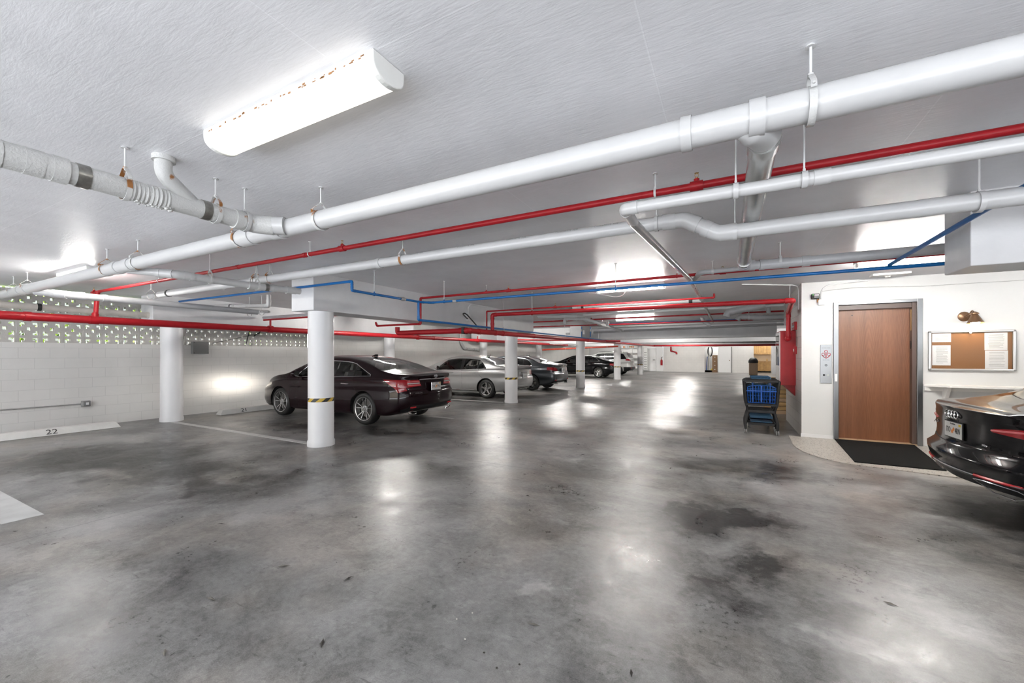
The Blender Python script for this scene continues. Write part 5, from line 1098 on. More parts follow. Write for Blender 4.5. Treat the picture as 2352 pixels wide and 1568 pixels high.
# ---- black coupe at the right edge, tail towards the garage
S6 = dict(S4); S6.update(L=4.67, H=1.37, axles=(1.02, 3.79), R=.335, wz=.335, rim=.24, paint=M['paint_blk'], tum=.40, bulge=.13, crease=.972,
    top=[(0, .955), (.04, .975), (.3, .995), (.52, 1.035), (1.0, 1.22), (1.5, 1.33), (2.0, 1.37), (2.4, 1.36), (2.8, 1.28), (3.2, 1.12), (3.5, 1.0), (4.0, .93), (4.4, .83), (4.6, .74), (4.67, .66)],
    belt=[(0, .88), (.3, .92), (.8, .93), (2, .92), (3.2, .90), (3.6, .87), (4.1, .79), (4.5, .67), (4.67, .58)],
    bot=[(0, .27), (.2, .22), (.6, .18), (2.5, .17), (4.1, .17), (4.5, .2), (4.67, .26)], w=[(0, .70), (.04, .77), (.12, .83), (.3, .88), (.6, .92), (2.3, .925), (3.8, .91), (4.2, .86), (4.5, .75), (4.67, .6)],
    rear=[(.15, .12), (.27, .04), (.36, -.02), (.5, -.05), (.54, -.04), (.575, .02), (.70, .028), (.83, .022), (.90, .005), (.955, -.01), (1.1, .0)],
    glass=((.50, 1.35), (2.6, 3.45)), xs=[.50, 1.35, 2.6, 3.45], seats=(2.2, 1.4), seat_mat=M['seat_d'], handles=[(2.3, .80)], mirror=(3.0, .95))
S6['dlo_poly'] = lambda c: c.dlo(.85, 3.1, .03, .76, rear=(.80, .99, .55), front=(3.1, .95, .75), n=14)
S6['wins'] = lambda c: [c.dlo(1.95, 2.95, .045, .71, front=(3.0, .96, .75), n=7), c.dlo(1.05, 1.85, .045, .71, rear=(.88, 1.0, .55), n=5)]
S6['regions'] = [('tail_light', 'rear', [(.45, .785), (.47, .815), (.65, .84), (1.0, .865), (1.0, .765), (.76, .765)], (-.1, .30)),
                 ('rear_valance', 'rear', [(-.01, .1), (-.01, .345), (.95, .375), (.95, .1)], (-.1, .40)), S2['regions'][2]]
t6, c6 = make_car(S6, 'coupe', 'glossy black car nosed in at the right edge, its tail by the lift lobby', (2.075, 5.64, 0), math.radians(3))
def rx6(y, z): return rear_x(c6, y, z)
plate(t6, c6, 0, .725, 'ITO4RN', x=rx6(0, .725)-.006, frame='dark', w=.30, h=.148, top='FLORIDA')
q = MB()
for k in (-1.5, -.5, .5, 1.5): q.tube([V(rx6(0, .88)-.008, k*.052+.036*math.cos(a), .880+.036*math.sin(a)) for a in np.linspace(0, 2*PI, 29)[:-1]], .0062, 8, closed=True)
q.build('badge', M['chrome'], t6)
text_mesh('A5', .05, M['chrome'], 'badge', t6, (rx6(.47, .75)-.012, .47, .755), (.25, -1, 0), (0, 0, 1), .004, font_shear=.2); text_mesh('quattro', .034, M['chrome'], 'badge', t6, (rx6(.40, .66)-.014, -.40, .655), (-.12, -1, 0), (0, 0, 1), .004, font_shear=.2)
for sd in (1, -1):
    def rc(y, z, off): # follows tail then wraps the corner
        return V(rx6(min(y, .69), z)+float(np.interp(y, [.66, .74, .80, .85, .9], [0, .03, .085, .19, .4]))-off, sd*y, z)
    q = MB(); q.tube([rc(y, .80+.08*(y-.45), .004) for y in np.linspace(.46, .78, 14)], .009, 6); q.build('tail_light_strip', M['tailpink'], t6)
    q = MB(); q.tube([rc(y, .375, .002) for y in np.linspace(.36, .74, 12)], .013, 6); q.build('reflector', M['reflect'], t6)
    q = MB(); q.tube([rc(.34, .335, .012), rc(.45, .345, .012), rc(.70, .335, .012), rc(.76, .30, .012), rc(.60, .235, .0), rc(.42, .245, .0), rc(.34, .335, .012)], .006, 6); q.build('exhaust_trim', M['chrome'], t6)
q = MB(); q.tube([V(rx6(min(abs(y), .66), .37)+float(np.interp(abs(y), [.66, .74, .80, .86], [0, .03, .085, .2]))-.006, y, .372) for y in np.linspace(-.85, .85, 30)], .006, 6); q.build('bumper_trim', M['ss'], t6)
q = MB(); q.tube([V(rx6(y, .60)-.001, y, .592+.02*(abs(y)/.6)**2) for y in np.linspace(-.62, .62, 18)], .005, 5); q.build('boot_seam', M['wellblack'], t6)
# ================================================================ lamps
def wrap_lamp(x0, x1, y0, y1, label):
    t = thing('ceiling_lamp', label, 'ceiling lamp', ((x0+x1)/2, (y0+y1)/2, CEIL), 'wraparound ceiling lamps'); yc = (y0+y1)/2; hw = (y1-y0)/2
    def sec(s=1): return [(yc+hw*s*math.cos(a), CEIL-.028-.072*s*abs(math.sin(a))**.75) for a in np.linspace(0, PI, 15)]
    q = MB(); P = sec(.97); vs = [(x, y, z) for x in (x0+.03, x1-.03) for (y, z) in P]; n = len(P); q.add(vs, [(i, i+1, n+i+1, n+i) for i in range(n-1)]); q.build('diffuser', M['lens'], t)
    q = MB(); q.box((x0+.01, y0-.004, CEIL-.03), (x1-.01, y1+.004, CEIL)); q.build('pan', M['lampw'], t, smooth=False, bevel=.003)
    q = MB(); rr_ = random.Random(5)
    for k in range(34):
        x = x0+.05+(x1-x0-.12)*rr_.random()**.8; L_ = rr_.uniform(.004, .022); z = CEIL-.03+rr_.uniform(0, .012); q.box((x, y0-.0055, z), (x+L_, y0-.0035, z+rr_.uniform(.003, .009)))
    q.build('rust_spots', M['rust'], t, smooth=False)
    for xa, xb in ((x0, x0+.032), (x1-.032, x1)):
        q = MB(); P = sec(1.04)+[(yc-hw*1.04, CEIL), (yc+hw*1.04, CEIL)]; q.prism([(xa, y, z) for (y, z) in P], (xb-xa, 0, 0)); q.build('end_cap', M['lampw'], t, smooth=False, bevel=.006)
LAMPS = []
def strip_lamp(x0, x1, y, label, tubes=(0,), m='tube'):
    t = thing('tube_lamp', label, 'ceiling lamp', ((x0+x1)/2, y, CEIL), 'bare tube ceiling lamps')
    MB().box((x0, y-.10, CEIL-.05), (x1, y+.10, CEIL)).build('pan', M['lampw'], t, smooth=False, bevel=.004)
    LAMPS.append(t)
    for k in tubes:
        MB().cyl((x0+.03, y+k, CEIL-.085), (x1-.03, y+k, CEIL-.085), .014, seg=12).build('tube', M[m], t)
        for xa in (x0, x1-.03): MB().box((xa, y+k-.018, CEIL-.105), (xa+.03, y+k+.018, CEIL-.05)).build('lampholder', M['white'], t, smooth=False)
wrap_lamp(-2.63, -1.30, 1.225, 1.405, 'lit ceiling lamp with curved diffuser, large at the upper left')
strip_lamp(-2.22, -1.00, 7.62, 'lit tube lamp just behind the blue pipe, centre right', (-.03, .03))
strip_lamp(-3.5, -2.2, 14.3, 'lit tube lamp farther back, before the first cross beam')
strip_lamp(1.50, 2.75, 7.05, 'lit twin tube lamp near the lift wall beside the boxed beam', (-.035, .035))
for i, (x, y) in enumerate([(-8.7, 9.0), (-8.7, 15), (-8.7, 2.4), (-2.8, 21.3), (-2.5, 27.5), (-8.5, 21.5), (-8.5, 27.8), (-3, 34), (1.5, 34.5), (3.5, 21), (5.0, 7.05), (5.2, 1.5), (-8, 34)]):  # further lamps added to brighten the bays and the far end
    strip_lamp(x-.6, x+.6, y, ['added tube lamp over the burgundy sedan', 'added tube lamp over the silver sedan', 'added tube lamp over the empty bay 22', 'added tube lamp between the cross beams', 'added tube lamp beyond the second cross beam', 'added tube lamp over the dark grey sedan', 'added tube lamp over the farthest black sedan', 'added tube lamp before the far block wall', 'added tube lamp before the kitchen alcove', 'added tube lamp behind the lift shaft', 'added tube lamp over the notice board', 'added tube lamp over the black coupe', 'added tube lamp over the far left corner'][i], (0,), 'tubefar' if y > 19 or x < -8 and y > 8 else 'tube')
# lamp wires looping from the tube lamps
for i, pts in ((0, [PY(1352, 672, 7.5), PY(1372, 674, 7.5), PY(1412, 682, 7.5), PY(1428, 680, 7.5), PY(1436, 671, 7.5)]), (1, [PY(1505, 732, 14.2), PY(1518, 739, 14.2), PY(1528, 731, 14.2)])):
    MB().tube(fillet(pts, .3), .006, 6).build('wire', M['white'], LAMPS[i])
# headlamp of the burgundy sedan lighting the wall
ld = bpy.data.lights.new('headlamp', 'SPOT'); ld.energy = 24; ld.color = (1, .93, .82); ld.spot_size = math.radians(130); ld.spot_blend = 1.0; ld.shadow_soft_size = .06
lo = bpy.data.objects.new('headlamp', ld); COL.objects.link(lo); lo.location = (-10.70, 6.30, .66); lo.scale = (1, .28, 1); lo.rotation_euler = Vector((-1, -.25, .03)).to_track_quat('-Z', 'Y').to_euler(); HEAD = lo

# ================================================================ lift lobby things
yw = YE
t = thing('call_panel', 'brushed steel lift call panel with red emblem left of the wooden door', 'call panel', (1.484, yw, 1.3))
MB().box((1.405, yw-.012, .973), (1.563, yw, 1.637)).build('plate', M['ss'], t, smooth=False, bevel=.002)
q = MB(); 
def arcp(cx, cz, r, a0, a1, n=12): return [V(cx+r*math.cos(a), yw-.015, cz+r*math.sin(a)) for a in np.linspace(a0, a1, n)]
for cx, cz in ((1.484, 1.52), (1.445, 1.475), (1.523, 1.475)): q.tube(arcp(cx, cz, .022, 0, 2*PI, 19)[:-1], .004, 6, closed=True)
q.tube([V(1.425, yw-.015, 1.46), V(1.45, yw-.015, 1.43), V(1.484, yw-.015, 1.405), V(1.518, yw-.015, 1.43), V(1.543, yw-.015, 1.46)], .006, 6); q.tube([V(1.484, yw-.015, 1.49), V(1.484, yw-.015, 1.42)], .006, 6); q.build('emblem', M['red'], t)
text_mesh('IN CASE OF FIRE', .016, M['blackink'], 'notice_text', t, (1.484, yw-.0135, 1.585), (1, 0, 0), (0, 0, 1), .001); text_mesh('USE EXIT STAIRS', .013, M['blackink'], 'notice_text', t, (1.484, yw-.0135, 1.375), (1, 0, 0), (0, 0, 1), .001)
q = MB(); q.box((1.440, yw-.018, 1.10), (1.470, yw-.011, 1.13)); q.build('button', M['blackpl'], t, smooth=False); q = MB(); q.lathe([(.001, .007), (.017, .007), (.017, 0)], (1.510, yw-.011, 1.115), (0, -1, 0), 18); q.build('button', M['galv'], t)
q = MB(); q.tube(arcp(1.484, 1.285, .016, 0, 2*PI, 15)[:-1], .003, 6, closed=True); q.box((1.478, yw-.016, 1.278), (1.490, yw-.012, 1.29)); q.build('key_switch', M['blackpl'], t)
t = thing('alarm_sounder', 'small black alarm box with a green light and pale switch box below', 'alarm', (1.33, yw, 2.49))
MB().box((1.275, yw-.07, 2.44), (1.385, yw, 2.53)).build('case', M['blackpl'], t, smooth=False, bevel=.006)
for z in (2.465, 2.487, 2.508): MB().box((1.31, yw-.073, z), (1.375, yw-.069, z+.010)).build('label_strip', M['paper'], t, smooth=False)
MB().ball((1.292, yw-.072, 2.512), .006, 8).build('indicator_light', M['greenled'], t); MB().box((1.355, yw-.03, 2.385), (1.385, yw, 2.445)).build('bracket', M['rust'], t, smooth=False)
MB().box((1.372, yw-.035, 2.33), (1.465, yw, 2.42)).build('switch_box', M['white'], t, smooth=False, bevel=.004)
o = MB().tube(fillet([V(1.415, yw-.012, 2.44), V(1.415, yw-.012, 2.60), V(1.52, yw-.012, 2.68), V(2.05, yw-.02, 2.705)], .12), .009, 8).build('wall_conduit', M['white']); tag(o, 'thin white conduit curving up the lift wall from the alarm', 'conduit')
t = thing('smoke_detector', 'cream round smoke detector on the ceiling near the lift wall', 'smoke detector', (2.2, 8.5, CEIL)); MB().lathe([(.001, -.06), (.03, -.06), (.035, -.04), (.07, -.03), (.075, 0), (.001, 0)], (2.2, 8.45, CEIL), (0, 0, 1), 24).build('case', M['plate'], t)
MB().box((2.0, 8.35, CEIL-.03), (2.45, 8.55, CEIL)).build('base_plate', M['white'], t, smooth=False)
o = MB().tube([PY(u, v, yw-.004) for u, v in [(1888, 669), (1925, 664), (1971, 660), (2050, 658), (2120, 657), (2250, 649), (2352, 643)]], .0035, 6).build('wall_wire', M['galv']); tag(o, 'thin grey wire running along the lift wall above the door', 'wire')
# sconce
t = thing('wall_lamp', 'bronze cone wall lamp lit above the notice board', 'wall lamp', (3.2, yw, 2.05)); sx, sz = 3.20, 2.075
MB().lathe([(.001, .025), (.05, .02), (.075, .0)], (sx, yw, sz-.02), (0, -1, 0), 28).build('back_plate', M['bronze'], t)
q = MB(); q.tube(fillet([V(sx, yw-.02, sz-.02), V(sx+.01, yw-.12, sz), V(sx+.03, yw-.15, sz+.06), V(sx+.045, yw-.17, sz+.03)], .04), .009, 10); q.build('arm', M['bronze'], t)
ax = V(.04, -.10, -1).normalized(); top = V(sx+.045, yw-.17, sz+.03); q = MB(); q.lathe([(.012, -.01), (.03, 0), (.05, .02), (.05, .028), (.034, .034), (.092, .165), (.089, .165), (.03, .045), (.001, .03)], top, ax, 32); q.build('shade', M['bronze'], t)
MB().ball(top+ax*.15, .05, 18).build('bulb', M['bulb'], t)
# notice board
t = thing('notice_board', 'cork notice board in a rounded aluminium frame with clear cover', 'notice board', (3.26, yw, 1.5)); bx0, bx1, bz0, bz1 = 2.785, 3.735, 1.222, 1.838
MB().box((bx0+.02, yw-.02, bz0+.02), (bx1-.02, yw-.005, bz1-.02)).build('cork_panel', M['cork'], t, smooth=False)
for a, b, nm in [((bx0, bz0+.02), (bx0+.035, bz1-.02), 0), ((bx1-.035, bz0+.02), (bx1, bz1-.02), 0), ((bx0+.02, bz0), (bx1-.02, bz0+.03), 0), ((bx0+.02, bz1-.03), (bx1-.02, bz1), 0)]: MB().box((a[0], yw-.045, a[1]), (b[0], yw, b[1])).build('frame_bar', M['alu'], t, smooth=False, bevel=.008)
for x in (bx0+.004, bx1-.034):
    for z in (bz0, bz1-.03): MB().box((x-.004, yw-.047, z), (x+.034, yw, z+.03)).build('frame_corner', M['greybox'], t, smooth=False, bevel=.012)
MB().box((bx0+.03, yw-.036, bz0+.03), (bx1-.03, yw-.034, bz1-.03)).build('clear_cover', M['film'], t, smooth=False)
MB().lathe([(.001, .02), (.013, .018), (.015, .006), (.008, 0)], (3.25, yw-.045, bz1-.035), (0, -1, 0), 16).build('lock', M['white'], t)
def paper(x0, x1, z0, z1, lb, nl, ind=0.15, rows=None):
    t = thing('paper_notice', lb, 'paper', ((x0+x1)/2, yw-.02, z0), 'papers on the notice board'); MB().box((x0, yw-.0245, z0), (x1, yw-.0215, z1)).build('sheet', M['paper'], t, smooth=False)
    q = MB(); rr = random.Random(nl)
    for i in range(nl):
        z = z1-.03-(z1-z0-.05)*i/nl; a = x0+(x1-x0)*(ind+rr.random()*.05); b = x1-(x1-x0)*(.12+rr.random()*(.3 if i % 4 == 3 else .08)); q.box((a, yw-.0252, z), (b, yw-.0246, z+.0035))
    q.build('text_line', M['greybox'], t, smooth=False)
paper(2.83, 3.045, 1.665, 1.80, 'small white paper at the upper left of the notice board', 6); paper(2.83, 3.04, 1.30, 1.615, 'white letter page at the lower left of the notice board', 16, .2)
paper(3.41, 3.65, 1.535, 1.80, 'white paper at the upper right of the notice board', 13); paper(3.415, 3.655, 1.255, 1.53, 'white paper at the lower right of the notice board', 10)
# wall shelf
t = thing('wall_shelf', 'white wall shelf with angled bracket below the notice board', 'shelf', (3.4, yw, 1.0)); q = MB(); q.prism([(2.735, yw, .965), (2.735, yw-.02, .965), (2.95, yw-.26, .965), (5.2, yw-.30, .965), (5.2, yw, .965)], (0, 0, .035)); q.build('board', M['plate'], t, smooth=False, bevel=.004)
q = MB(); q.prism([(2.95, yw, .62), (2.95, yw-.21, .965), (2.95, yw, .965)], (.04, 0, 0)); q.build('bracket', M['plate'], t, smooth=False); q = MB(); q.prism([(4.3, yw, .62), (4.3, yw-.21, .965), (4.3, yw, .965)], (.04, 0, 0)); q.build('bracket', M['plate'], t, smooth=False)
MB().box((2.74, yw-.03, .90), (5.2, yw, .965)).build('wall_cleat', M['plate'], t, smooth=False)
# hose cabinet
t = thing('hose_cabinet', 'tall red fire hose cabinet on the shaft side wall behind the carts', 'hose cabinet', (1.0, 9.9, .88)); q = MB(); q.box((.885, 9.53, .875), (XE, 10.35, 1.935)); q.build('case', M['red'], t, smooth=False, bevel=.004)
q = MB(); q.box((.872, 9.56, .90), (.885, 10.32, 1.915)); dd = q.build('door', M['plate'], t, smooth=False); MB().box((.870, 9.64, 1.25), (.873, 10.24, 1.86)).build('door_glass', M['glass_light'], dd, smooth=False)
q = MB(); q.prism([(.93, 9.60, .875), (XE, 9.60, .875), (XE, 9.60, .66)], (0, .4, 0)); q.build('bracket', M['red'], t, smooth=False)
for v0, v1, lb, mm in ((741, 757, 'red fire alarm horn on the shaft side wall above the hose cabinet', 0), (796, 813, 'small red fire pull box on the shaft side wall right of the hose cabinet', 1)):
    a = PX(1825, v0, XE); b = PX(1831, v1, XE); y0, y1 = sorted((a.y, b.y)); z0, z1 = sorted((a.z, b.z)); t = thing('fire_alarm_device', lb, 'fire alarm', (XE, (y0+y1)/2, z0)); q = MB(); q.box((XE-.045, y0, z0), (XE, y1, z1)); q.build('case', M['red'], t, smooth=False, bevel=.006)
    MB().box((XE-.05, y0+.03, z0+.05), (XE-.045, y1-.03, z0+.10)).build('lens', M['tailclear' if mm == 0 else 'white'], t, smooth=False)
o = MB().tube(fillet([V(.2, 8.4, CEIL-.012), V(1.05, 8.95, CEIL-.012), V(XE-.012, 9.1, CEIL-.05), V(XE-.012, 9.12, 2.3)], .1), .01, 8).build('wall_conduit', M['white']); tag(o, 'white conduit bending from the ceiling down the shaft side wall', 'conduit')
o = MB().tube([V(.98, 9.0, CEIL), V(.98, 9.0, 2.32)], .006, 8).build('hanger_rod', M['rod']); tag(o, 'white rod dropping to the red standpipe by its elbow', 'rod')
# timber behind the carts
t = thing('timber_stack', 'stack of brown timber boards on the floor beyond the hose cabinet', 'timber', (1.3, 12.3, 0))
for k in range(9): MB().box((.75+.02*(k % 2), 12.0+.01*k, .10*k), (2.2, 12.4, .10*k+.092)).build('board', M['oak' if k % 3 else 'sill'], t, smooth=False, bevel=.006)
# dark splash on the shaft wall is wear in its paint; shopping carts
def cart(x, y, label, gate='bluepl'):
    t = thing('shopping_cart', label, 'shopping cart', (x, y, 0), 'nested shopping carts')
    W_ = .275
    q = MB()
    for s in (-1, 1):
        q.tube(fillet([V(x+s*.25, y+.02, .08), V(x+s*.255, y+.03, .22), V(x+s*.20, y+.06, .42), V(x+s*.245, y+.03, .56), V(x+s*W_, y, .98)], .05), [.022]*1+[.024]*(len(fillet([V(0, 0, 0), V(0, 0, 1), V(0, 1, 1), V(1, 1, 1), V(1, 1, 2)], .05))-1), 10)
        q.tube(fillet([V(x+s*.255, y+.03, .20), V(x+s*.20, y+.45, .20), V(x+s*.16, y+.80, .16), V(x+s*.16, y+.82, .09)], .05), .018, 10)
        q.tube([V(x+s*W_, y, .98), V(x+s*.22, y+.90, .86)], .018, 10)
    q.box((x-.21, y+.04, .17), (x+.21, y+.08, .21)); q.box((x-.20, y+.02, .40), (x+.20, y+.06, .45)); q.box((x-.25, y+.0, .53), (x+.25, y+.04, .565)); q.box((x-.20, y+.05, .185), (x+.20, y+.12, .20))
    q.build('frame', M['blackpl'], t)
    q = MB(); q.hexa([(x-.29, y-.02, .955), (x+.29, y-.02, .955), (x+.26, y+.10, .955), (x-.26, y+.10, .955), (x-.285, y-.015, 1.0), (x+.285, y-.015, 1.0), (x+.24, y+.08, 1.02), (x-.24, y+.08, 1.02)]); q.build('handle', M['blackpl'], t, bevel=.008)
    def quad(p00, p10, p11, p01, nu, nv, r, m, nm, arch=0):
        q = MB(); L = lambda a, b, t_: a.lerp(b, t_)
        for i in range(nu+1): a = L(p00, p10, i/nu); b = L(p01, p11, i/nu); kk = 1-arch*(abs(i/nu-.5)*2)**4; q.tube([a, L(a, b, kk)], r, 6)
        for j in range(nv+1):
            a = L(p00, p01, j/nv); b = L(p10, p11, j/nv)
            if j == nv and arch: q.tube([L(L(p00, p10, i/12), L(p01, p11, i/12), 1-arch*(abs(i/12-.5)*2)**4) for i in range(13)], r*1.4, 6)
            else: q.tube([a, b], r*(1.6 if j in (0, nv) else 1), 6)
        return q.build(nm, m, t)
    f = lambda s, yy, z: V(x+s, y+yy, z)
    quad(f(-.21, .03, .585), f(.21, .03, .585), f(.225, .01, .90), f(-.225, .01, .90), 10, 5, .0052, M[gate], 'rear_gate', .12)
    q = MB()
    for s in (-.135, .135): q.box((x+s-.005, y-.004, .585), (x+s+.005, y+.012, .955))
    q.box((x-.012, y-.002, .60), (x+.012, y+.012, .90)); q.box((x-.235, y-.006, .792), (x+.235, y+.010, .812)); q.build('gate_strap', M[gate], t, smooth=False)
    quad(f(-.21, .04, .585), f(-.15, .86, .62), f(-.21, .88, .86), f(-.25, .04, .95), 14, 6, .006, M['blackpl'], 'basket_side'); quad(f(.21, .04, .585), f(.15, .86, .62), f(.21, .88, .86), f(.25, .04, .95), 14, 6, .006, M['blackpl'], 'basket_side')
    quad(f(-.15, .86, .62), f(.15, .86, .62), f(.21, .88, .86), f(-.21, .88, .86), 8, 5, .006, M['blackpl'], 'basket_front'); quad(f(-.21, .04, .585), f(.21, .04, .585), f(.15, .86, .62), f(-.15, .86, .62), 9, 14, .006, M['blackpl'], 'basket_floor')
    q = MB(); q.hexa([f(-.15, .86, .60), f(.15, .86, .60), f(.15, .87, .60), f(-.15, .87, .60), f(-.21, .88, .86), f(.21, .88, .86), f(.21, .89, .86), f(-.21, .89, .86)]); q.build('basket_panel', M['blackpl'], t, smooth=False)
    MB().box((x-.17, y+.06, .22), (x+.17, y+.70, .24)).build('lower_tray', M['tealpl'], t, smooth=False, bevel=.004); MB().box((x-.18, y+.05, .30), (x+.18, y+.06, .345)).build('tray_bar', M['tealpl'], t, smooth=False)
    for s, yy in ((-.25, .03), (.25, .03), (-.16, .80), (.16, .80)):
        q = MB()
        for k in (-.014, .014): q.lathe([(.001, -.009), (.045, -.009), (.05, 0), (.045, .009), (.001, .009)], (x+s+k, y+yy, .05), (1, 0, 0), 20)
        q.box((x+s-.004, y+yy-.02, .05), (x+s+.004, y+yy+.02, .11)); q.build('caster', M['greybox'], t)
    quad(f(-.15, .10, 1.02), f(.15, .10, 1.02), f(.15, .12, 1.05), f(-.15, .12, 1.05), 6, 1, .007, M['tealpl'], 'seat_bar')
cart(.52, 8.74, 'front shopping cart of the nested row, bright blue gate, beside the lift corner')
cart(.52, 9.24, 'third shopping cart, hindmost of the nested row by the lift corner', 'tealpl')
cart(.52, 8.99, 'second shopping cart nested inside the front one, dull blue gate', 'tealpl')
# left wall details
a = PX(0, 942, XL+.015); b = PX(186, 927, XL+.015); z = (a.z+b.z)/2
o = MB().tube([V(XL+.018, -3, z), V(XL+.018, b.y, z)], .012, 10).build('wall_conduit', M['galv']); tag(o, 'grey metal conduit along the left wall above wheel stop 22', 'conduit')
t = thing('outlet_box', 'grey weatherproof outlet box at the end of the left wall conduit', 'outlet', (XL, b.y+.1, z)); MB().box((XL, b.y, z-.06), (XL+.06, b.y+.13, z+.06)).build('box', M['galv'], t, smooth=False, bevel=.008); MB().box((XL+.06, b.y+.03, z-.045), (XL+.10, b.y+.12, z+.05)).build('cover', M['greybox'], t, smooth=False, bevel=.006)
MB().box((XL+.10, b.y+.05, z-.02), (XL+.104, b.y+.09, z+.03)).build('label_plate', M['paper'], t, smooth=False)
a = PX(438, 812, XL); b = PX(474, 785, XL); t = thing('junction_box', 'dark grey junction box on the left wall under the screen', 'junction box', (XL, a.y, a.z)); MB().box((XL, a.y, a.z), (XL+.12, b.y, b.z)).build('box', M['greybox'], t, smooth=False, bevel=.006)
q = MB()
for yy in (a.y+.02, b.y-.02):
    for zz in (a.z+.02, b.z-.02): q.cyl((XL+.118, yy, zz), (XL+.125, yy, zz), .008, seg=10)
q.build('screw', M['blackpl'], t)
for pts, lb in (([(488, 788), (590, 767), (640, 760)], 'black cable crossing the breeze-block screen, long one'), ([(565, 790), (574, 757)], 'short black cable hanging on the screen'), ([(583, 772), (604, 757)], 'short thick black cable slanting on the screen')):
    o = MB().tube([PX(u, v, XL+.02) for u, v in pts], .006 if len(pts) > 2 else .012, 6).build('cable', M['rubber']); tag(o, lb, 'cable')
# near beam electrical box with black flex
a = PX(1073, 729, -5.66); t = thing('junction_box', 'white junction box with black flex on the side of the near beam', 'junction box', tuple(a)); MB().box((-5.66, a.y-.06, a.z-.08), (-5.60, a.y+.06, a.z+.08)).build('box', M['white'], t, smooth=False, bevel=.004)
MB().tube(fillet([a+V(.03, 0, .05), a+V(.03, 0, .25), a+V(.03, .12, .33), a+V(.1, .8, .34)], .1), .012, 8).build('conduit', M['white'], t); MB().tube(fillet([a+V(.04, -.02, -.05), a+V(.10, -.35, .06), a+V(.3, -.5, .05), a+V(.6, -.5, -.25)], .15), .014, 8).build('flex', M['rubber'], t)
# far end of the garage
t = thing('double_door', 'white double door on the far wall right of the last column', 'door', (-5.9, YF-.05, 0))
xa, xm, xb = PY(1485, 800, YF).x, PY(1507, 800, YF).x, PY(1523, 800, YF).x
for a_, b_ in ((xa, xm-.01), (xm+.01, xb)): MB().box((a_, YF-.06, .02), (b_, YF-.01, 2.1)).build('leaf', M['white'], t, smooth=False, bevel=.01)
MB().box((xm-.25, YF-.12, .98), (xm-.08, YF-.06, 1.03)).build('handle', M['greybox'], t, smooth=False)
t = thing('fire_extinguisher', 'red fire extinguisher beside the far white double door', 'fire extinguisher', (xb+.05, YF-.12, .6)); MB().lathe([(.001, 0), (.09, 0), (.09, .40), (.06, .48), (.02, .50), (.001, .5)], (xb-.1, YF-.16, .55), (0, 0, 1), 16).build('cylinder', M['red'], t); MB().tube([V(xb-.1, YF-.16, 1.05), V(xb-.1, YF-.2, 1.2), V(xb-.02, YF-.2, 1.28)], .025, 8).build('valve', M['blackpl'], t)
t = thing('storage_shelf', 'white storage shelving on the far wall left of the double door', 'shelf', (-7.3, YF-.3, 0))
for k in range(5): MB().box((-8.6, YF-.45, .25+.45*k), (-6.65, YF-.02, .28+.45*k)).build('shelf_board', M['white'], t, smooth=False)
for x in (-8.6, -7.6, -6.68): MB().box((x, YF-.45, 0), (x+.04, YF-.4, 2.2)).build('post', M['galv'], t, smooth=False)
rr = random.Random(3)
for k in range(9):
    x = -8.4+.19*k; m_ = ['orange_l', 'paper', 'galv', 'oak'][k % 4]; o = MB().box((x, YF-.38, 2.08), (x+.13, YF-.1, 2.08+.10+.12*rr.random())).build('storage_box', M[m_], None, smooth=False, bevel=.01)
    tag(o, 'small box on the top shelf of the far white shelving', 'box', 'boxes on the far top shelf')
t = thing('louvred_cabinet', 'white vented cabinet with a dark handle bar beside the double door', 'cabinet', (-6.75, YF-.3, 0)); x0_, x1_ = PY(1478, 800, YF-.4).x, PY(1487, 800, YF-.4).x
MB().box((x0_, YF-.4, .1), (x1_, YF-.05, 2.0)).build('case', M['white'], t, smooth=False)
for k in range(8): MB().box((x0_+.05, YF-.42, .2+.2*k), (x1_-.05, YF-.4, .27+.2*k)).build('louvre', M['galv'], t, smooth=False)
# closet doorway with tools and file cabinet
t = thing('closet_door', 'white hinged door standing shut right of the tool closet opening', 'door', (-.3, YF-.03, 0)); xa, xb = PY(1650, 800, YF).x, PY(1679, 800, YF).x
MB().box((xa, YF-.07, .02), (xb, YF-.022, 2.08)).build('leaf', M['white'], t, smooth=False, bevel=.006); MB().box((xb, YF-.08, 0), (xb+.06, YF-.022, 2.1)).build('door_post', M['greybox'], t, smooth=False); MB().ball((xb-.1, YF-.09, 1.0), .035, 10).build('knob', M['bronze'], t)
xa, xb = PY(1636, 830, YF+.5).x, PY(1648, 830, YF+.5).x; t = thing('file_cabinet', 'brown four-drawer file cabinet in the closet opening', 'file cabinet', (xa, YF+.5, 0)); MB().box((xa, YF+.3, 0), (xb, YF+.8, 1.42)).build('case', M['brownbox'], t, smooth=False)
for k in range(4): dr = MB().box((xa+.02, YF+.28, .06+.34*k), (xb-.02, YF+.31, .36+.34*k)).build('drawer', M['oak' if k == 9 else 'brownbox'], t, smooth=False, bevel=.005); MB().box((xa+.15, YF+.26, .22+.34*k), (xb-.15, YF+.28, .26+.34*k)).build('label_plate', M['paper'], dr, smooth=False)
xc = PY(1631, 800, YF+.9).x
o = MB().tube([V(xc+.16*math.cos(a), YF+.9, 1.75+.42*math.sin(a)) for a in np.linspace(0, 2*PI, 25)[:-1]], .05, 8, closed=True).build('hose_coil', M['rubber']); tag(o, 'black coiled hose hanging in the tool closet', 'hose')
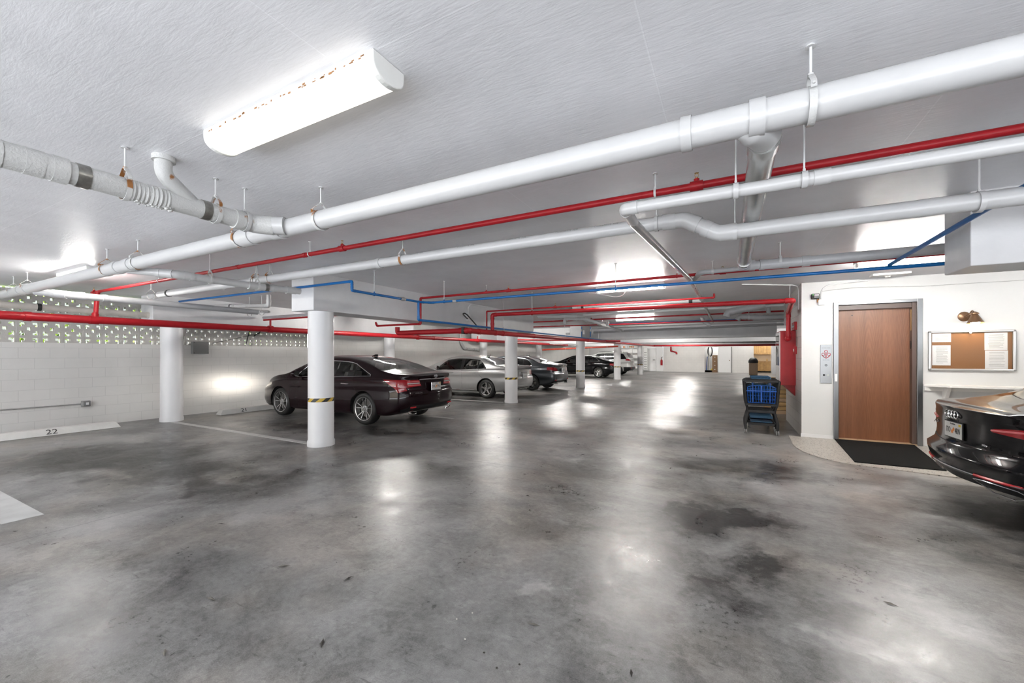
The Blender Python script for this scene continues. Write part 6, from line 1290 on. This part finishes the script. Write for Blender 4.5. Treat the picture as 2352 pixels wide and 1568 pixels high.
for i, (u, mm, lb, z1_) in enumerate([(1622.5, 'bluepl', 'blue-handled broom leaning in the tool closet, leftmost', 1.3), (1626, 'galv', 'grey pole leaning in the tool closet', 1.7), (1629, 'white', 'white mop pole in the tool closet', 1.9), (1633, 'yellow', 'yellow broom low in the tool closet', .6)]):
    x = PY(u, 820, YF+.6).x; t = thing('broom', lb, 'broom', (x, YF+.6, 0)); MB().tube([V(x, YF+.6, .1), V(x+(.25 if mm == 'yellow' else .06), YF+.75, z1_)], .03 if mm != 'yellow' else .05, 8).build('handle', M[mm], t); MB().box((x-.12, YF+.55, 0), (x+.12, YF+.65, .16)).build('head', M['blackpl'], t, smooth=False)
# kitchen alcove
ky = YF+2.2; 
def cab(x0, x1, z0, z1, lb, n):
    t = thing('oak_cabinet', lb, 'cabinet', ((x0+x1)/2, ky, z0), 'oak cabinets in the alcove'); MB().box((x0, ky, z0), (x1, ky+.4, z1)).build('case', M['oak'], t, smooth=False); w_ = (x1-x0)/n
    for k in range(n):
        dd = MB().box((x0+k*w_+.015, ky-.02, z0+.03), (x0+(k+1)*w_-.015, ky, z1-.03)).build('door', M['oak'], t, smooth=False, bevel=.004); q = MB(); a_, b_ = x0+k*w_+.08, x0+(k+1)*w_-.08
        for u0, v0, u1, v1 in ((a_, z0+.1, a_+.015, z1-.1), (b_-.015, z0+.1, b_, z1-.1), (a_, z0+.1, b_, z0+.115), (a_, z1-.115, b_, z1-.1)): q.box((u0, ky-.023, v0), (u1, ky-.018, v1))
        q.build('panel_groove', M['oakd'], dd, smooth=False)
        MB().box((x0+k*w_-.004, ky-.022, z0), (x0+k*w_+.006, ky-.001, z1)).build('door_gap', M['oakd'], t, smooth=False)
cab(1.75, 2.4, 1.48, 2.4, 'oak wall cabinet in the kitchen alcove, left pair', 2); cab(2.4, 3.6, 1.48, 2.4, 'oak wall cabinet in the kitchen alcove, right pair', 3)
cab(1.75, 2.6, .1, .90, 'oak base cabinet in the kitchen alcove, left', 2); cab(2.6, 3.6, .1, .90, 'oak base cabinet in the kitchen alcove, right', 2)
o = MB().box((1.72, ky-.05, .90), (3.7, ky+.4, .95)).build('worktop', M['sill'], None, smooth=False); tag(o, 'pale brown worktop over the alcove base cabinets', 'worktop')
o = MB().box((1.75, ky+.05, 0), (3.6, ky+.4, .1)).build('plinth', M['blackpl'], None, smooth=False); tag(o, 'dark plinth under the alcove base cabinets', 'plinth')
for x, lb in ((1.95, 'small jar on the alcove worktop, left'), (2.75, 'small yellow-topped bottle on the alcove worktop, right')): o = MB().lathe([(.001, 0), (.05, 0), (.05, .12), (.02, .17), (.02, .22), (.001, .22)], (x, ky+.1, .95), (0, 0, 1), 14).build('jar', M['brass' if x > 2 else 'paper']); tag(o, lb, 'jar')
strip_lamp(2.0, 3.2, YF+1.3, 'tube lamp inside the kitchen alcove'); strip_lamp(-1.5, -.4, YF+1.0, 'tube lamp inside the tool closet')
# rubbish bin
bxp = PZ(1730, 862, 0); t = thing('rubbish_bin', 'tan rubbish bin with black dome lid near the kitchen alcove', 'rubbish bin', (bxp.x, 34, 0)); bp = PY(1730, 850, 34.0); s_ = .26
MB().box((bp.x-s_, 33.75, 0), (bp.x+s_, 34.25, .88)).build('body', M['binbrown'], t, smooth=False, bevel=.03); MB().lathe([(.30, .88), (.31, .93), (.29, 1.05), (.22, 1.18), (.1, 1.25), (.001, 1.26)], (bp.x, 34.0, 0), (0, 0, 1), 24).build('dome_lid', M['blackpl'], t)
# litter on the floor
for i, (u, v) in enumerate([(652, 1299), (800, 1328), (1600, 1046), (508, 1203), (378, 1498), (740, 1476), (1226, 1434), (1450, 1545), (484, 1374), (1540, 1075), (2045, 1386), (1212, 1138)]):
    p = PZ(u, v, .004); a = rr.uniform(0, PI); L_ = rr.uniform(.02, .045); d = V(math.cos(a), math.sin(a), 0); e = V(-d.y, d.x, 0)
    o = MB().add([p-d*L_, p-e*L_*.25+V(0, 0, .004), p+d*L_, p+e*L_*.25, p+V(0, 0, .008)], [(0, 1, 4), (1, 2, 4), (2, 3, 4), (3, 0, 4), (3, 2, 1, 0)]).build('dry_leaf', M['leafd' if i % 2 else 'leaf'], smooth=False); tag(o, ('dark' if i % 2 else 'pale')+' tiny dry leaf scrap lying on the concrete floor', 'leaf', 'leaf scraps on the floor')
for i, (u, v) in enumerate([(1085, 1407), (1049, 1421), (1068, 1467), (1112, 1498), (1193, 1525), (1141, 1533)]):
    p = PZ(u, v, .004); o = MB().ball(p, .0045, 8, (1.2, 1, .8)).build('pebble', M['pebble' if i < 3 else 'leafd']); tag(o, ('pale' if i < 3 else 'dark')+' tiny pebble lying on the concrete floor', 'pebble', 'pebbles on the floor')
M['soil'] = mat('soil', (0.06, 0.05, 0.035), 0.9, noise=0.3, nscale=5)
# hedge outside the screen
def hedge():
    rr = random.Random(11); vs = []; fs = []
    for i in range(26000):
        y = rr.choice((rr.uniform(-7, 4.7), rr.uniform(-7, 4.7), rr.uniform(7, 9.5))); z = rr.uniform(.2, 3.6); x = XL-.75-rr.random()*.9
        if rr.random() < .3 and z > 2.2: continue
        s = rr.uniform(.03, .07); a = V(rr.gauss(0, 1), rr.gauss(0, 1), rr.gauss(0, 1)).normalized(); b = a.cross(V(rr.gauss(0, 1), rr.gauss(0, 1), rr.gauss(0, 1))).normalized(); p = V(x, y, z); k = len(vs)
        vs += [p-a*s, p+b*s*.5, p+a*s, p-b*s*.5]; fs.append((k, k+1, k+2, k+3))
    me = bpy.data.meshes.new('hedge'); me.from_pydata(vs, [], fs); me.materials.append(M['hedge']); o = bpy.data.objects.new('hedge', me); COL.objects.link(o); tag(o, 'green hedge leaves glimpsed through the left breeze-block screen', 'hedge'); o['kind'] = 'stuff'
hedge()
struct(MB().box((-20, -4.2, -.3), (XL-.2, 40, -.01)).build('ground_outside', M['soil'], smooth=False)); 
sbox('wall_neighbour', (-12.75, 4.75, 0), (-12.6, 6.9, 3.0), M['greybox'])
sbox('wall_outside', (-15.5, -8, 0), (-15.3, 14, 3.0), M['wallpaint'])
